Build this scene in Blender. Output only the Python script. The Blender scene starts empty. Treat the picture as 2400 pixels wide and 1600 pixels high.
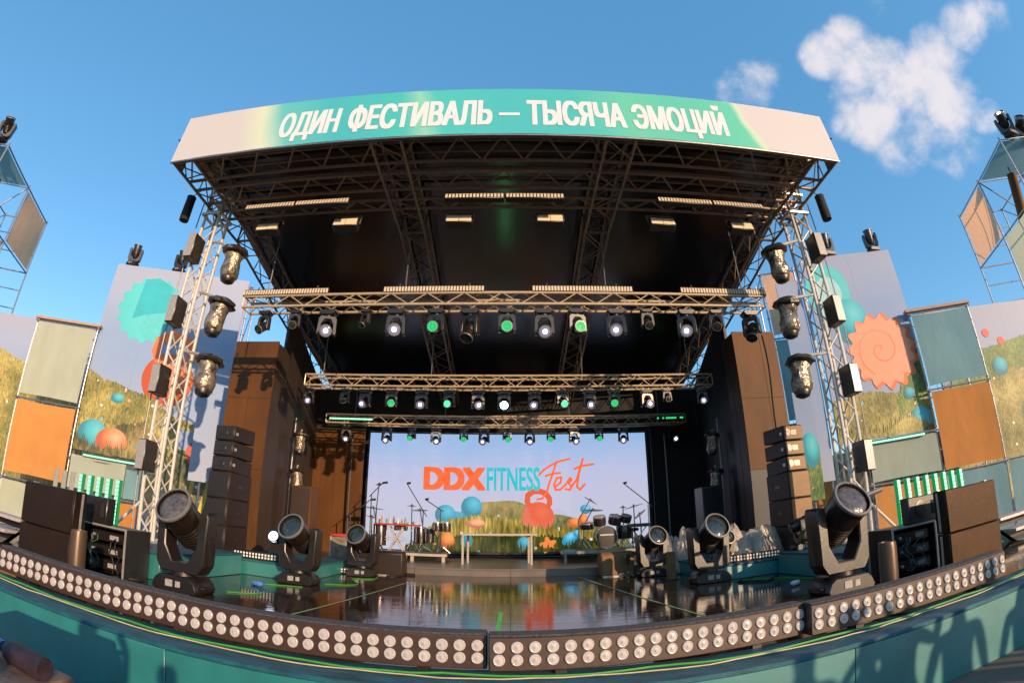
import bpy, bmesh, math, random
from mathutils import Vector, Matrix, Euler, noise as mnoise
random.seed(7)
R = math.radians
SC = bpy.context.scene
COL = SC.collection

# ------------------------------------------------------------------ camera
CAMZ = 1.73
cd = bpy.data.cameras.new('camera')
cam = bpy.data.objects.new('camera', cd)
COL.objects.link(cam)
SC.camera = cam
cd.type = 'PANO'
cd.panorama_type = 'FISHEYE_LENS_POLYNOMIAL'
cd.sensor_width = 36.0
cd.sensor_fit = 'HORIZONTAL'
cd.fisheye_fov = R(220)
cd.fisheye_polynomial_k0 = 0.0
cd.fisheye_polynomial_k1 = -5.77996744e-02
cd.fisheye_polynomial_k2 = -8.74287515e-06
cd.fisheye_polynomial_k3 = 9.63579281e-06
cd.fisheye_polynomial_k4 = -1.05326272e-07
cd.clip_start = 0.05
cd.clip_end = 3000
PITCH, ROLL, YAW = .379115, -.00217, .004375
fw = Vector((math.sin(YAW)*math.cos(PITCH), math.cos(YAW)*math.cos(PITCH), math.sin(PITCH)))
rt = Vector((math.cos(YAW), -math.sin(YAW), 0)); up = rt.cross(fw)
rt2 = rt*math.cos(ROLL) + up*math.sin(ROLL); up2 = up*math.cos(ROLL) - rt*math.sin(ROLL)
m3 = Matrix((rt2, up2, -fw)).transposed()
cam.matrix_world = Matrix.Translation((0, 0, CAMZ)) @ m3.to_4x4()

# ------------------------------------------------------------------ sun and sky
SUN_AZ, SUN_EL = R(36), R(12)
to_sun = Vector((math.sin(SUN_AZ)*math.cos(SUN_EL), -math.cos(SUN_AZ)*math.cos(SUN_EL), math.sin(SUN_EL)))
sl = bpy.data.lights.new('sun', 'SUN'); sl.energy = 3.1; sl.angle = R(0.5); sl.color = (1.0, .69, .43)
so = bpy.data.objects.new('sun', sl); COL.objects.link(so)
so.rotation_euler = to_sun.to_track_quat('Z', 'Y').to_euler(); so.location = (20, -27, 12)

w = bpy.data.worlds.new('World'); SC.world = w; w.use_nodes = True
nt = w.node_tree; N = nt.nodes; LK = nt.links
bg = N['Background']
sky = N.new('ShaderNodeTexSky'); sky.sky_type = 'NISHITA'; sky.sun_disc = False
sky.sun_elevation = SUN_EL; sky.sun_rotation = math.atan2(to_sun.x, to_sun.y)
sky.air_density = 1.0; sky.dust_density = .5; sky.ozone_density = 1.6; sky.altitude = 100
tc = N.new('ShaderNodeTexCoord')
bg.inputs['Strength'].default_value = .145
def wmath(op, a, b=None, clamp=False):
    n = N.new('ShaderNodeMath'); n.operation = op; n.use_clamp = clamp
    for i, v in enumerate((a, b)):
        if v is None: continue
        if isinstance(v, (int, float)): n.inputs[i].default_value = v
        else: LK.new(v, n.inputs[i])
    return n.outputs[0]
def wblob(d, r, amp):
    n = N.new('ShaderNodeVectorMath'); n.operation = 'DOT_PRODUCT'
    LK.new(tc.outputs['Generated'], n.inputs[0]); n.inputs[1].default_value = Vector(d).normalized()
    mr = N.new('ShaderNodeMapRange'); mr.interpolation_type = 'SMOOTHSTEP'
    LK.new(n.outputs['Value'], mr.inputs[0])
    mr.inputs[1].default_value = math.cos(R(r)); mr.inputs[2].default_value = math.cos(R(r*.25))
    mr.inputs[3].default_value = 0; mr.inputs[4].default_value = amp
    return mr.outputs[0]
CLOUDS = [((.552, .435, .712), 3.33, .8), ((.584, .402, .706), 4.10, .85), ((.625, .407, .666), 5.38, 1.0), ((.629, .463, .625), 5.63, .95), ((.663, .405, .63), 5.12, .9), ((.702, .352, .619), 5.12, .9), ((.729, .366, .578), 4.35, .85),
          ((.689, .323, .649), 3.58, .7), ((.721, .259, .643), 3.84, .75), ((.74, .225, .633), 3.07, .6), ((.681, .464, .566), 4.61, .6), ((.449, .534, .717), 3.84, .55), ((.421, .555, .717), 3.33, .5), ((.769, .347, .537), 2.43, .7), ((.624, .312, .717), 2.82, .45), ((.742, .426, .517), 3.84, .4),
          ((-.7, -.5, .5), 9.00, .9), ((.2, -.8, .55), 12.00, .9), ((.85, -.3, .42), 9.00, .8), ((-.2, -.85, .4), 10.00, .8)]
acc = None
for d, r, a in CLOUDS:
    b = wblob(d, r, a); acc = b if acc is None else wmath('MAXIMUM', acc, b)
nz = N.new('ShaderNodeTexNoise'); nz.inputs['Scale'].default_value = 9; nz.inputs['Detail'].default_value = 8; nz.inputs['Roughness'].default_value = .58
nz.inputs['Distortion'].default_value = .15
LK.new(tc.outputs['Generated'], nz.inputs['Vector'])
nn = wmath('MULTIPLY', wmath('SUBTRACT', nz.outputs['Fac'], .5), 3.4)
cm = wmath('ADD', acc, nn)
mr = N.new('ShaderNodeMapRange'); mr.interpolation_type = 'SMOOTHSTEP'; LK.new(cm, mr.inputs[0])
mr.inputs[1].default_value = .22; mr.inputs[2].default_value = 1.4
thin = wmath('MULTIPLY', mr.outputs[0], wmath('MINIMUM', wmath('MULTIPLY', acc, 3.0), 1.0))
thin = wmath('MULTIPLY', thin, .9)
mix = N.new('ShaderNodeMix'); mix.data_type = 'RGBA'
LK.new(thin, mix.inputs[0])
hs = N.new('ShaderNodeHueSaturation'); hs.inputs['Saturation'].default_value = 1.16; hs.inputs['Value'].default_value = 1.1
flatsky = N.new('ShaderNodeMix'); flatsky.data_type = 'RGBA'; flatsky.inputs[0].default_value = .42; flatsky.inputs[7].default_value = (.78, 1.85, 3.1, 1)
LK.new(sky.outputs[0], flatsky.inputs[6]); LK.new(flatsky.outputs[2], hs.inputs['Color'])
LK.new(hs.outputs[0], mix.inputs[6]); mix.inputs[7].default_value = (3.5, 3.25, 3.35, 1)
LK.new(mix.outputs[2], bg.inputs['Color'])

SC.view_settings.view_transform = 'Standard'; SC.view_settings.look = 'None'
SC.view_settings.gamma = 1; SC.view_settings.exposure = .85; SC.view_settings.use_curve_mapping = False
SC.render.engine = 'CYCLES'
SC.cycles.max_bounces = 8; SC.cycles.use_denoising = True
SC.cycles.sample_clamp_indirect = 8

# ------------------------------------------------------------------ materials
MATS = {}
def pm(name, col, rough=.6, metal=0., var=.18, scale=6., bump=0., spec=.5, emit=None, es=0., stretch=(1, 1, 1), alpha=1., trans=0., coat=0., bscale=None, rvar=.0, ior=1.5):
    if name in MATS: return MATS[name]
    m = bpy.data.materials.new(name); m.use_nodes = True; t = m.node_tree; n = t.nodes; L = t.links
    b = n['Principled BSDF']
    b.inputs['Roughness'].default_value = rough; b.inputs['Metallic'].default_value = metal
    b.inputs['Specular IOR Level'].default_value = spec; b.inputs['Alpha'].default_value = alpha
    b.inputs['IOR'].default_value = ior; b.inputs['Transmission Weight'].default_value = trans; b.inputs['Coat Weight'].default_value = coat
    c = n.new('ShaderNodeTexCoord'); mp = n.new('ShaderNodeMapping'); mp.inputs['Scale'].default_value = stretch
    L.new(c.outputs['Object'], mp.inputs['Vector'])
    z = n.new('ShaderNodeTexNoise'); z.inputs['Scale'].default_value = scale; z.inputs['Detail'].default_value = 6; z.inputs['Roughness'].default_value = .6
    L.new(mp.outputs[0], z.inputs['Vector'])
    r = n.new('ShaderNodeValToRGB'); e = r.color_ramp.elements
    e[0].position = .3; e[1].position = .72
    e[0].color = (*[max(0, k*(1-var)) for k in col], 1); e[1].color = (*[min(1, k*(1+var)) for k in col], 1)
    L.new(z.outputs['Fac'], r.inputs[0]); L.new(r.outputs[0], b.inputs['Base Color'])
    if rvar:
        mr = n.new('ShaderNodeMapRange'); L.new(z.outputs['Fac'], mr.inputs[0]); mr.inputs[1].default_value = .3; mr.inputs[2].default_value = .7
        mr.inputs[3].default_value = max(.0, rough-rvar); mr.inputs[4].default_value = min(1, rough+rvar); L.new(mr.outputs[0], b.inputs['Roughness'])
    if bump:
        z2 = n.new('ShaderNodeTexNoise'); z2.inputs['Scale'].default_value = bscale or scale*4; z2.inputs['Detail'].default_value = 4
        L.new(mp.outputs[0], z2.inputs['Vector'])
        bp = n.new('ShaderNodeBump'); bp.inputs['Strength'].default_value = bump; bp.inputs['Distance'].default_value = .02
        L.new(z2.outputs['Fac'], bp.inputs['Height']); L.new(bp.outputs[0], b.inputs['Normal'])
    if emit:
        b.inputs['Emission Color'].default_value = (*emit, 1); b.inputs['Emission Strength'].default_value = es
    MATS[name] = m; return m
def dim(t, b):
    """an LED wall's own face is nearly black"""
    for l in list(b.inputs['Base Color'].links): t.links.remove(l)
    b.inputs['Base Color'].default_value = (.016, .016, .018, 1); b.inputs['Specular IOR Level'].default_value = .12
def ramp_print(name, stops, axis='Z', lo=0., hi=1., noise=.0, nscale=3., rough=.55, emit=0.):
    """a print whose ink runs through colours along one object axis, with a little noise in the boundary"""
    if name in MATS: return MATS[name]
    m = bpy.data.materials.new(name); m.use_nodes = True; t = m.node_tree; n = t.nodes; L = t.links; b = n['Principled BSDF']
    b.inputs['Roughness'].default_value = rough
    c = n.new('ShaderNodeTexCoord'); s = n.new('ShaderNodeSeparateXYZ'); L.new(c.outputs['Object'], s.inputs[0])
    mr = n.new('ShaderNodeMapRange'); L.new(s.outputs[axis], mr.inputs[0]); mr.inputs[1].default_value = lo; mr.inputs[2].default_value = hi
    z = n.new('ShaderNodeTexNoise'); z.inputs['Scale'].default_value = nscale; z.inputs['Detail'].default_value = 3; L.new(c.outputs['Object'], z.inputs['Vector'])
    a = n.new('ShaderNodeMath'); a.operation = 'MULTIPLY_ADD'; L.new(z.outputs['Fac'], a.inputs[0]); a.inputs[1].default_value = noise
    sub = n.new('ShaderNodeMath'); sub.operation = 'SUBTRACT'; L.new(mr.outputs[0], sub.inputs[0]); sub.inputs[1].default_value = noise*.5
    L.new(sub.outputs[0], a.inputs[2])
    r = n.new('ShaderNodeValToRGB'); L.new(a.outputs[0], r.inputs[0])
    el = r.color_ramp.elements
    while len(el) < len(stops): el.new(.5)
    for e, (p, k) in zip(el, stops): e.position = p; e.color = (*k, 1)
    L.new(r.outputs[0], b.inputs['Base Color'])
    if emit:
        L.new(r.outputs[0], b.inputs['Emission Color']); b.inputs['Emission Strength'].default_value = emit; dim(t, b)
    MATS[name] = m; return m
def grass_print(name, dark, mid, light, emit=0., sc=(9, 9, 1.6), rough=.55):
    if name in MATS: return MATS[name]
    m = bpy.data.materials.new(name); m.use_nodes = True; t = m.node_tree; n = t.nodes; L = t.links; b = n['Principled BSDF']
    b.inputs['Roughness'].default_value = rough
    c = n.new('ShaderNodeTexCoord'); mp = n.new('ShaderNodeMapping'); mp.inputs['Scale'].default_value = sc; mp.inputs['Rotation'].default_value = (0, .12, 0)
    L.new(c.outputs['Object'], mp.inputs['Vector'])
    z = n.new('ShaderNodeTexNoise'); z.inputs['Scale'].default_value = 1.6; z.inputs['Detail'].default_value = 7; z.inputs['Roughness'].default_value = .7; z.inputs['Distortion'].default_value = .6
    L.new(mp.outputs[0], z.inputs['Vector'])
    z2 = n.new('ShaderNodeTexNoise'); z2.inputs['Scale'].default_value = .9; z2.inputs['Detail'].default_value = 3; L.new(c.outputs['Object'], z2.inputs['Vector'])
    ad = n.new('ShaderNodeMath'); ad.operation = 'MULTIPLY_ADD'; L.new(z2.outputs['Fac'], ad.inputs[0]); ad.inputs[1].default_value = .7
    sb = n.new('ShaderNodeMath'); sb.operation = 'SUBTRACT'; L.new(z.outputs['Fac'], sb.inputs[0]); sb.inputs[1].default_value = .35; L.new(sb.outputs[0], ad.inputs[2])
    r = n.new('ShaderNodeValToRGB'); L.new(ad.outputs[0], r.inputs[0]); el = r.color_ramp.elements; el.new(.5)
    for e, (p, k) in zip(el, ((.3, dark), (.5, mid), (.72, light))): e.position = p; e.color = (*k, 1)
    # scattered small flowers
    v = n.new('ShaderNodeTexVoronoi'); v.inputs['Scale'].default_value = 3.2; L.new(c.outputs['Object'], v.inputs['Vector'])
    lt = n.new('ShaderNodeMath'); lt.operation = 'LESS_THAN'; L.new(v.outputs['Distance'], lt.inputs[0]); lt.inputs[1].default_value = .13
    mx = n.new('ShaderNodeMix'); mx.data_type = 'RGBA'; L.new(lt.outputs[0], mx.inputs[0]); L.new(r.outputs[0], mx.inputs[6])
    r2 = n.new('ShaderNodeValToRGB'); r2.color_ramp.interpolation = 'CONSTANT'
    sx = n.new('ShaderNodeSeparateXYZ'); L.new(v.outputs['Color'], sx.inputs[0]); L.new(sx.outputs[0], r2.inputs[0])
    e2 = r2.color_ramp.elements
    for _ in range(2): e2.new(.5)
    for e, (p, k) in zip(e2, ((0, (.75, .62, .62)), (.35, (.15, .45, .6)), (.55, (.85, .35, .2)), (.75, (.8, .75, .7)))): e.position = p; e.color = (*k, 1)
    L.new(r2.outputs[0], mx.inputs[7]); L.new(mx.outputs[2], b.inputs['Base Color'])
    if emit:
        L.new(mx.outputs[2], b.inputs['Emission Color']); b.inputs['Emission Strength'].default_value = emit; dim(t, b)
    MATS[name] = m; return m
def lamp(name, col, s, base=(.02, .02, .02)):
    return pm(name, base, .3, emit=col, es=s, var=0)

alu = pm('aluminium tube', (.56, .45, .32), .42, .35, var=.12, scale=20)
darksteel = pm('dark steel tube', (.22, .21, .21), .45, .7, var=.2, scale=15)
galv = pm('galvanised scaffold tube', (.30, .30, .32), .42, .8, var=.25, scale=12)
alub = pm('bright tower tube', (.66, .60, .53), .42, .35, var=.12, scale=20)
blackp = pm('black moulded plastic', (.012, .007, .004), .38, var=.25, scale=18, bump=.05, ior=1.7)
blackm = pm('black painted metal', (.012, .007, .004), .40, .0, var=.3, scale=9, bump=.08, ior=1.75)
blackc = pm('black cloth', (.012, .012, .014), .85, var=.3, scale=4, bump=.15)
glass = pm('dark lens glass', (.02, .028, .026), .06, 0, var=.3, scale=9, spec=.7, coat=.5)
frost = pm('fresnel lens glass', (.09, .075, .065), .14, 0, var=.7, scale=18, bump=.25, bscale=60, spec=.6, coat=.4)
steelw = pm('worn light alloy', (.55, .52, .48), .4, .6, var=.2, scale=10)
white_em = lamp('white led lens', (.92, .9, 1.0), 6)
green_em = lamp('green led lens', (.02, .75, .20), .8)
green_hot = lamp('bright green led lens', (.22, 1.0, .42), 18)
greenbar = lamp('green led strip', (.03, .8, .22), .6)
greendot = lamp('green led cell', (.34, 1.0, .54), 1.0)
amberdot = pm('led bar cell window', (.62, .52, .40), .35, var=.25, scale=30)

# ------------------------------------------------------------------ mesh builder
class MB:
    def __init__(s): s.v = []; s.f = []
    def add(s, vs, fs):
        k = len(s.v); s.v += [tuple(p) for p in vs]; s.f += [tuple(i+k for i in f) for f in fs]; return s
    def box(s, c, d, rot=None):
        x, y, z = d[0]/2, d[1]/2, d[2]/2
        P = [Vector(p) for p in ((-x, -y, -z), (x, -y, -z), (x, y, -z), (-x, y, -z), (-x, -y, z), (x, -y, z), (x, y, z), (-x, y, z))]
        if rot is not None: P = [rot @ p for p in P]
        return s.add([p+Vector(c) for p in P], [(0, 3, 2, 1), (4, 5, 6, 7), (0, 1, 5, 4), (1, 2, 6, 5), (2, 3, 7, 6), (3, 0, 4, 7)])
    def bb(s, x0, x1, y0, y1, z0, z1): return s.box(((x0+x1)/2, (y0+y1)/2, (z0+z1)/2), (x1-x0, y1-y0, z1-z0))
    def tube(s, a, b, r, n=8, r2=None):
        a = Vector(a); b = Vector(b); d = (b-a).normalized(); r2 = r if r2 is None else r2
        u = d.orthogonal().normalized(); w_ = d.cross(u)
        vs = []
        for q, rr in ((a, r), (b, r2)):
            for i in range(n):
                t = 2*math.pi*i/n; vs.append(q+u*(rr*math.cos(t))+w_*(rr*math.sin(t)))
        fs = [(i, (i+1) % n, n+(i+1) % n, n+i) for i in range(n)]+[tuple(range(n-1, -1, -1)), tuple(range(n, 2*n))]
        return s.add(vs, fs)
    def path(s, pts, r, n=6):
        for a, b in zip(pts[:-1], pts[1:]): s.tube(a, b, r, n)
        return s
    def lathe(s, prof, n=24, M=None, caps=True):
        M = M or Matrix(); vs = []; fs = []
        for rr, z in prof:
            for i in range(n):
                t = 2*math.pi*i/n; vs.append(M @ Vector((rr*math.cos(t), rr*math.sin(t), z)))
        for k in range(len(prof)-1):
            for i in range(n): fs.append((k*n+i, k*n+(i+1) % n, (k+1)*n+(i+1) % n, (k+1)*n+i))
        if caps: fs.append(tuple(range(n-1, -1, -1))); k = (len(prof)-1)*n; fs.append(tuple(range(k, k+n)))
        return s.add(vs, fs)
    def prism(s, pts, M, t):
        """polygon in the local xy plane, thickness t along local z, placed by matrix M"""
        n = len(pts); vs = [M @ Vector((p[0], p[1], 0)) for p in pts]+[M @ Vector((p[0], p[1], t)) for p in pts]
        return s.add(vs, [tuple(range(n-1, -1, -1)), tuple(range(n, 2*n))]+[(i, (i+1) % n, n+(i+1) % n, n+i) for i in range(n)])
    def sheet(s, pts): return s.add(pts, [tuple(range(len(pts)))])
    def mesh(s, name, mat, bevel=0., smooth=True, seg=1):
        me = bpy.data.meshes.new(name); me.from_pydata(s.v, [], s.f); me.update()
        bm = bmesh.new(); bm.from_mesh(me)
        bmesh.ops.recalc_face_normals(bm, faces=bm.faces[:])
        if bevel: bmesh.ops.bevel(bm, geom=bm.edges[:], offset=bevel, segments=seg, profile=.6, affect='EDGES', clamp_overlap=True)
        bm.to_mesh(me); bm.free()
        if smooth:
            me.polygons.foreach_set('use_smooth', [True]*len(me.polygons)); me.set_sharp_from_angle(angle=R(38))
        if mat: me.materials.append(mat)
        return me
    def build(s, name, mat, parent=None, bevel=0., smooth=True, loc=(0, 0, 0), rot=(0, 0, 0), seg=1):
        return link(name, s.mesh(name, mat, bevel, smooth, seg), parent, loc, rot)
def link(name, me, parent=None, loc=(0, 0, 0), rot=(0, 0, 0), scale=1.):
    o = bpy.data.objects.new(name, me); COL.objects.link(o); o.parent = parent
    o.location = loc; o.rotation_euler = rot
    if scale != 1.: o.scale = (scale,)*3
    return o
def tag(o, label=None, cat=None, group=None, kind=None):
    if label: o['label'] = label
    if cat: o['category'] = cat
    if group: o['group'] = group
    if kind: o['kind'] = kind
    return o
def thing(name, label, cat, loc=(0, 0, 0), rotz=0., group=None, rot=None):
    o = bpy.data.objects.new(name, None); COL.objects.link(o); o.location = loc; o.rotation_euler = rot or (0, 0, rotz)
    o.empty_display_size = .1
    return tag(o, label, cat, group)
def kids(o): return KID.get(o.name, [])
def copy_tree(o, parent=None):
    c = o.copy(); COL.objects.link(c); c.parent = parent
    if parent is not None: c.matrix_parent_inverse = o.matrix_parent_inverse
    for ch in [k for k in ALLCH(o)]: copy_tree(ch, c)
    return c
def ALLCH(o): return list(o.children)
def lerp(a, b, t): return tuple(x+(y-x)*t for x, y in zip(a, b))
def circle(cx, cz, r, n=32, rx=None): return [(cx+(rx or r)*math.cos(2*math.pi*i/n), cz+r*math.sin(2*math.pi*i/n)) for i in range(n)]
def text_mesh(s, mat, width, height, bold=.02, name='lettering', boldz=None, rows=88):
    """the words as a flat mesh in the xz plane, left bottom at the origin, fitted to width x height of the capitals; the strokes are filled row by row and widened by bold"""
    c = bpy.data.curves.new(name, 'FONT'); c.body = s; c.size = 1; c.resolution_u = 5; c.fill_mode = 'NONE'
    o = bpy.data.objects.new(name, c); COL.objects.link(o)
    dg = bpy.context.evaluated_depsgraph_get(); me = bpy.data.meshes.new_from_object(o.evaluated_get(dg))
    bpy.data.objects.remove(o); bpy.data.curves.remove(c)
    V = [(v.co.x, v.co.y) for v in me.vertices]; nx_ = {}
    E_ = [tuple(sorted(e.vertices)) for e in me.edges]; bpy.data.meshes.remove(me)
    # contours keep their vertices in running order; the closing edge joins last to first
    SEG = []
    for a, b in E_: SEG.append((V[a], V[b]) if b == a+1 else (V[b], V[a]))
    x0 = min(p[0] for p in V); x1 = max(p[0] for p in V); z0 = min(p[1] for p in V); z1 = max(p[1] for p in V)
    boldz = bold*.5 if boldz is None else boldz
    kx = (width-2*bold)/(x1-x0); kz = (height-2*boldz)/.69; dz = (z1-z0)/rows
    spans = []
    for r_ in range(rows):
        z = z0+(r_+.5)*dz; X = []
        for (ax, az), (bx, bz) in SEG:
            if (az <= z) != (bz <= z): X.append((ax+(bx-ax)*(z-az)/(bz-az), 1 if bz > az else -1))
        X.sort(); w_ = 0; runs = []
        for x, d in X:
            if w_ == 0: st_ = x
            w_ += d
            if w_ == 0 and x > st_: runs.append([(st_-x0)*kx, (x-x0)*kx+2*bold])
        spans.append(runs)
    k = int(round(boldz/(dz*kz))); m = MB(); h = dz*kz
    for r_ in range(-k, rows+k):
        R_ = sorted(q for j in range(max(0, r_-k), min(rows, r_+k+1)) for q in spans[j]); out = []
        for q in R_:
            if out and q[0] <= out[-1][1]: out[-1][1] = max(out[-1][1], q[1])
            else: out.append(list(q))
        zz = z0*kz+boldz+r_*h
        for a, b in out: m.sheet([(a, 0, zz), (b, 0, zz), (b, 0, zz+h), (a, 0, zz+h)])
    o2 = bpy.data.meshes.new(name); o2.from_pydata(m.v, [], m.f); o2.materials.append(mat); return o2
def truss(root, p0, p1, w_, h, mat, r=.024, rl=.012, pitch=None, name='chord', upv=(0, 0, 1)):
    """box truss whose section is w_ (sideways) by h (along upv), lower-left reference on the axis centre"""
    p0 = Vector(p0); p1 = Vector(p1); d = (p1-p0); ln = d.length; d.normalize()
    u = Vector(upv); side = d.cross(u).normalized(); u = side.cross(d).normalized()
    cs = [(side*(a*w_/2)+u*(b*h/2)) for a, b in ((-1, -1), (1, -1), (1, 1), (-1, 1))]
    for c in cs: MB().tube(p0+c, p1+c, r).build(name, mat, root)
    pitch = pitch or max(w_, h)*1.1; n = max(2, int(round(ln/pitch))); m = MB()
    for k in range(4):
        a, b = cs[k], cs[(k+1) % 4]
        for i in range(n):
            s0 = p0+d*(ln*i/n); s1 = p0+d*(ln*(i+1)/n)
            q0, q1 = (a, b) if i % 2 == 0 else (b, a)
            m.tube(s0+q0, s1+q1, rl, 5)
        for e in (p0, p1): m.tube(e+a, e+b, rl*1.3, 5)
    m.build('lacing', mat, root)

# ------------------------------------------------------------------ ground
GZ = .28
gm = pm('trodden brown paving', (.16, .115, .085), .8, var=.3, scale=1.5, bump=.4)
g = MB().sheet([(-600, -600, GZ), (600, -600, GZ), (600, 600, GZ), (-600, 600, GZ)]).build('ground', gm, smooth=False); tag(g, kind='structure')

# unseen belt of trees, added to darken ambient light and reflections
leafm = pm('added tree foliage', (.05, .06, .025), .8, var=.5, scale=.5, bump=.6, bscale=1.5)
m = MB(); NR, NV = 260, 7
for i in range(NR):
    a = 2*math.pi*i/NR
    for j in range(NV):
        v = j/(NV-1); p = Vector((math.cos(a)*9, math.sin(a)*9, v*3)); q = mnoise.fractal(p*.9, 1.0, 2.0, 5)
        hgt = 9.5+3.0*mnoise.fractal(Vector((math.cos(a)*4, math.sin(a)*4, 0)), 1., 2., 4)+1.2*mnoise.noise(Vector((i*.55, 3, 0)))
        rr = 85+5*math.sin(v*math.pi/2)*0+4*q+(v**2)*5; m.v.append((rr*math.cos(a), rr*math.sin(a), GZ+hgt*v))
for i in range(NR):
    k = (i+1) % NR
    for j in range(NV-1): m.f.append((i*NV+j, k*NV+j, k*NV+j+1, i*NV+j+1))
tb = m.build('added_tree_belt', leafm); tag(tb, 'unseen belt of dark trees added round the festival ground', 'trees', kind='stuff')

# ------------------------------------------------------------------ the stage floor
TZ, MZ, PZ, WZ = .80, .95, 1.13, 1.04
def teal_mat(name, rough):
    return pm(name, (.014, .175, .175), rough, var=.2, scale=2.5, spec=.5, bump=.22, bscale=3.2, ior=2.0)
teal = teal_mat('teal vinyl facing', .43)
tealfloor = pm('scuffed teal deck paint', (.010, .085, .115), .6, var=.55, scale=14, bump=.2, stretch=(.35, 1, 1))
wet = pm('wet dark stage board', (.036, .018, .011), .05, var=.55, scale=1.2, spec=.8, stretch=(.5, 1.6, 1), bump=.08, bscale=8, rvar=.09)
greyboard = pm('grey stage board', (.15, .125, .105), .3, var=.25, scale=2, bump=.1)
st = thing('thrust_stage', 'low teal-faced thrust stage with wet dark floor boards', 'stage', (0, 0, 0))
YF = 2.86
MB().bb(-6.6, 6.6, YF+.03, 9.82, GZ, TZ-.03).build('plinth', blackm, st, smooth=False)
xs = [-6.6+2.2*i for i in range(7)]
for a, b in zip(xs[:-1], xs[1:]):
    MB().bb(a+.003, b-.003, YF, YF+.03, GZ, TZ-.035).build('fascia_panel', teal, st, bevel=.004)
MB().bb(-6.6, 6.6, YF-.004, YF+.42, TZ-.034, TZ).build('front_edge_board', tealfloor, st, bevel=.006)
ys = [YF+.42+1.635*i for i in range(5)]; ys[-1] = 9.82
for a, b in zip(ys[:-1], ys[1:]):
    for c, d in zip(xs[:-1], xs[1:]):
        MB().bb(c+.003, d-.003, a+.003, b-.003, TZ-.03, TZ).build('floor_board', wet, st, smooth=False)
tape = pm('pale green floor tape', (.30, .42, .16), .5, var=.2)
gtape = pm('bright green tape', (.10, .62, .06), .45, var=.2, emit=None)
for x0, y0, x1, y1 in ((-2.2, 3.35, -1.7, 8.2), (2.0, 3.35, 1.28, 9.5)):
    d = Vector((x1-x0, y1-y0, 0)).normalized()*.5; s = Vector((-d.y, d.x, 0))*.03
    a, b = Vector((x0, y0, TZ+.004)), Vector((x1, y1, TZ+.004))
    t_ = MB().sheet([a-s, b-s, b+s, a+s]).build('floor_tape', tape, st, smooth=False)
a, b = Vector((-.12, 3.4, TZ+.004)), Vector((-.1, 5.6, TZ+.004)); s = Vector((.022, 0, 0))
MB().sheet([a-s, b-s, b+s, a+s]).build('floor_tape', gtape, st, smooth=False)
def wavy(x0, x1, y, z, amp, n=40, sd=1):
    rn = random.Random(sd); return [(x0+(x1-x0)*i/n, y+amp*math.sin(i*.9+sd)+rn.uniform(-amp, amp)*.5, z+rn.uniform(0, .006)) for i in range(n+1)]
gc = pm('green cable sheath', (.05, .27, .025), .4, var=.15)
bc = pm('black cable sheath', (.015, .015, .015), .5, var=.2)
tc_ = MB().path(wavy(-6.4, 6.3, 3.10, TZ+.012, .018, 70, 3), .009, 5).build('cable', gc); tag(tc_, 'long green cable running along the teal stage edge', 'cable')
tc_ = MB().path(wavy(-6.4, 6.3, 3.045, TZ+.01, .012, 70, 5), .005, 5).build('cable', pm('tan cable', (.55, .42, .25), .5)); tag(tc_, 'thin tan cable lying in front of the green edge cable', 'cable')

ms = thing('main_stage', 'raised main stage deck of grey boards behind the thrust', 'stage')
MB().bb(-7.4, 7.4, 9.86, 14.3, GZ, MZ-.03).build('plinth', blackm, ms, smooth=False)
for i in range(8):
    x0 = -7.4+1.85*i
    for k in range(3):
        y0 = 9.84+1.49*k
        MB().bb(x0+.003, x0+1.847, y0+.003, y0+1.487, MZ-.03, MZ).build('deck_board', greyboard, ms, smooth=False)
for i in range(8): MB().bb(-7.4+1.85*i+.004, -7.4+1.85*(i+1)-.004, 9.825, 9.855, TZ+.002, MZ-.035).build('riser_panel', greyboard, ms, smooth=False)
for sx, lab in ((-1, 'left'), (1, 'right')):
    q = thing('wing_deck', 'teal-faced wing deck beside the thrust under the %s loudspeaker column' % ('open-sided dark' if sx < 0 else 'sunlit tan'), 'stage deck')
    a, b = sorted((sx*3.05, sx*7.4))
    MB().bb(a, b, 7.2, 9.8, TZ+.003, WZ-.03).build('front_panel', teal, q, bevel=.006)
    MB().bb(a-.02, b+.02, 7.18, 9.8, WZ-.028, WZ).build('deck_board', tealfloor, q, bevel=.004)
    q = thing('tower_podium', 'teal podium carrying the truss tower with %s' % ('the orange kettlebell print behind it' if sx < 0 else 'the orange cogwheel print behind it'), 'podium')
    a, b = sorted((sx*4.06, sx*6.6))
    MB().bb(a, b, 5.12, 7.12, TZ+.003, PZ-.03).build('side_panel', teal, q, bevel=.006)
    MB().bb(a-.02, b+.02, 5.1, 7.13, PZ-.028, PZ).build('top_board', tealfloor, q, bevel=.004)

# ------------------------------------------------------------------ front LED bars
def led_bar_front(x0, y0, ang, label):
    t = thing('led_batten', label, 'light bar', (x0, y0, TZ), ang, 'twin-row LED battens along the stage edge')
    P = .11; Ln = 19*P+.12
    MB().bb(-.06, Ln-.06, 0, .16, .03, .25).build('housing', bat, t, bevel=.006)
    MB().bb(-.055, Ln-.065, .01, .15, .251, .262).build('top_cover', rubb, t, smooth=False)
    for zz in (.186, .104):
        for i in range(20):
            link('lens', LENS, t, (i*P, -.002, zz), (R(90)+random.uniform(-.05, .05), 0, random.uniform(-.05, .05)))
    for fx in (.35, Ln-.5): MB().bb(fx, fx+.07, .02, .14, 0, .03).build('foot', blackm, t, smooth=False)
    return t
bat = pm('batten housing paint', (.050, .024, .015), .42, .0, var=.2, scale=7, bump=.05, ior=1.7)
rubb = pm('gravelly rubber top', (.09, .085, .085), .9, var=.7, scale=60, bump=.8)
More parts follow.
